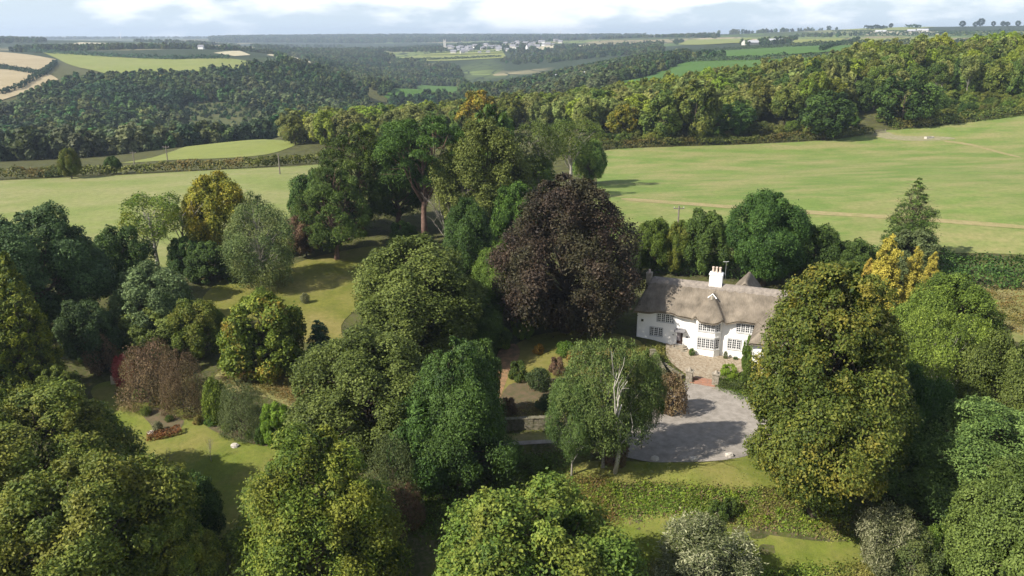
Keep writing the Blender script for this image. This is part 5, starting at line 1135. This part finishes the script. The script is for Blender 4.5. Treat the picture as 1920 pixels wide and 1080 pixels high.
HM = [house_mesh(10,7,5,3,WHITE,SLATE), house_mesh(13,7,5,3,CREAM,SLATE), house_mesh(8,7,5,3,WHITE,SLATE)]
MUTED = simple('muted_render', (.45,.43,.39), .9)
HM2 = [house_mesh(9,7,4.5,3,WHITE,SLATE), house_mesh(12,7,4.5,3,CREAM,SLATE), house_mesh(9,7,4.5,3,MUTED,SLATE), house_mesh(11,7,4.5,3,MUTED,SLATE)]
BM = [house_mesh(30,14,4,4,CREAM,BARNR), house_mesh(22,12,4,3.5,SLATE,BARNR)]
def far_house(u, Y, M, label, cat, name, group=None, s=1., rz=None):
    x, y = WY(u, Y); z = h1(x, y); r = empty(name, (x, y, z), rg.uniform(-.5, .5) if rz is None else rz, (s, s, s)); tag(r, label, cat, group); obj('wall', M[0], r); obj('roof', M[1], r); return r
for i in range(70):
    u = 848 + rg.random() * 200; Y = rg.uniform(2250, 3000)
    far_house(u, Y, rg.choice(HM2), 'tiny pale slate-roofed house of the far village on the ridge', 'house', 'village_house', 'houses of the far village', rg.uniform(.8, 1.5))
x, y = WY(838, 2650); z = h1(x, y); r = empty('church', (x, y, z)); tag(r, 'grey church tower at the left end of the far village', 'church'); mb = MB(); mb.box(-4,-4,-1,4,4,26); mb.build('tower', CREAM, r)
mb = MB()
for sx in (-3.3, 3.3):
    for sy in (-3.3, 3.3): mb.tube([(sx,sy,26),(sx,sy,31)], [1,.1], 4)
mb.build('pinnacles', CREAM, r); 
mv, mr_ = house_mesh(20,9,8,5,CREAM,SLATE); obj('nave', mv, r, (14,0,0)); obj('roof', mr_, r, (14,0,0))
for u, Y, M, lb in [(1058, 960, BM[0], 'pale-roofed barn among dark trees, leftmost of the farm'), (1100, 950, BM[1], 'grey barn right of the pale-roofed barn'), (1128, 940, BM[1], 'low barn nearest the bright green field'),
    (1392, 1500, BM[0], 'pale-roofed barn on the ridge above the bright field'), (1435, 1500, BM[0], 'long barn right of the ridge barn'), (1700, 2350, BM[0], 'pale farm building below the hilltop fields'), (1680, 2350, BM[1], 'farm shed beside the pale hilltop farm building'), (1625, 2380, BM[0], 'pale roofed shed at the left of the hilltop farm'),
    (842, 1600, HM[0], 'white farmhouse in the middle of the valley'), (1168, 3200, HM[1], 'white building on the skyline right of the village'), (1215, 3200, BM[0], 'long pale building on the skyline right of the village'), (396, 1500, HM[0], 'white cottage among trees on the far left farmland')]:
    far_house(u, Y, M, lb, 'barn' if M in BM else 'house', 'barn' if M in BM else 'farmhouse', s=.95)
for u, lb in [(253, 'thin white mast on the left horizon'), (1048, 'thin white turbine mast on the middle horizon')]:
    x, y = WY(u, 6000); z = h1(x, y); mb = MB(); mb.tube([(0,0,0),(0,0,45)], [2.5,1.5], 6); o = mb.build('mast', WPAINT, None, (x, y, z)); tag(o, lb, 'mast')

# ------------------------------------------------------------------ haze
zmin = float(GZ.min()) - 1.0
mb = MB(); mb.box(-9800, -300, zmin, 9800, 10800, 110)
m = bpy.data.materials.new('haze'); m.use_nodes = True; n = m.node_tree.nodes; n.clear(); out = n.new('ShaderNodeOutputMaterial'); pv = n.new('ShaderNodeVolumePrincipled')
pv.inputs['Color'].default_value = (.66, .80, 1.0, 1); pv.inputs['Density'].default_value = 0.000125; pv.inputs['Anisotropy'].default_value = 0.2
m.node_tree.links.new(pv.outputs[0], out.inputs['Volume'])
HZ = mb.build('haze', m); tag(HZ, 'pale blue air', None, None, 'stuff')
print('TRIS_UNIQUE', sum(len(me.loops) - 2 * len(me.polygons) for me in bpy.data.meshes), 'OBJ', len(bpy.data.objects), 'BAND', nb, 'GZ', GZ.min(), GZ.max())
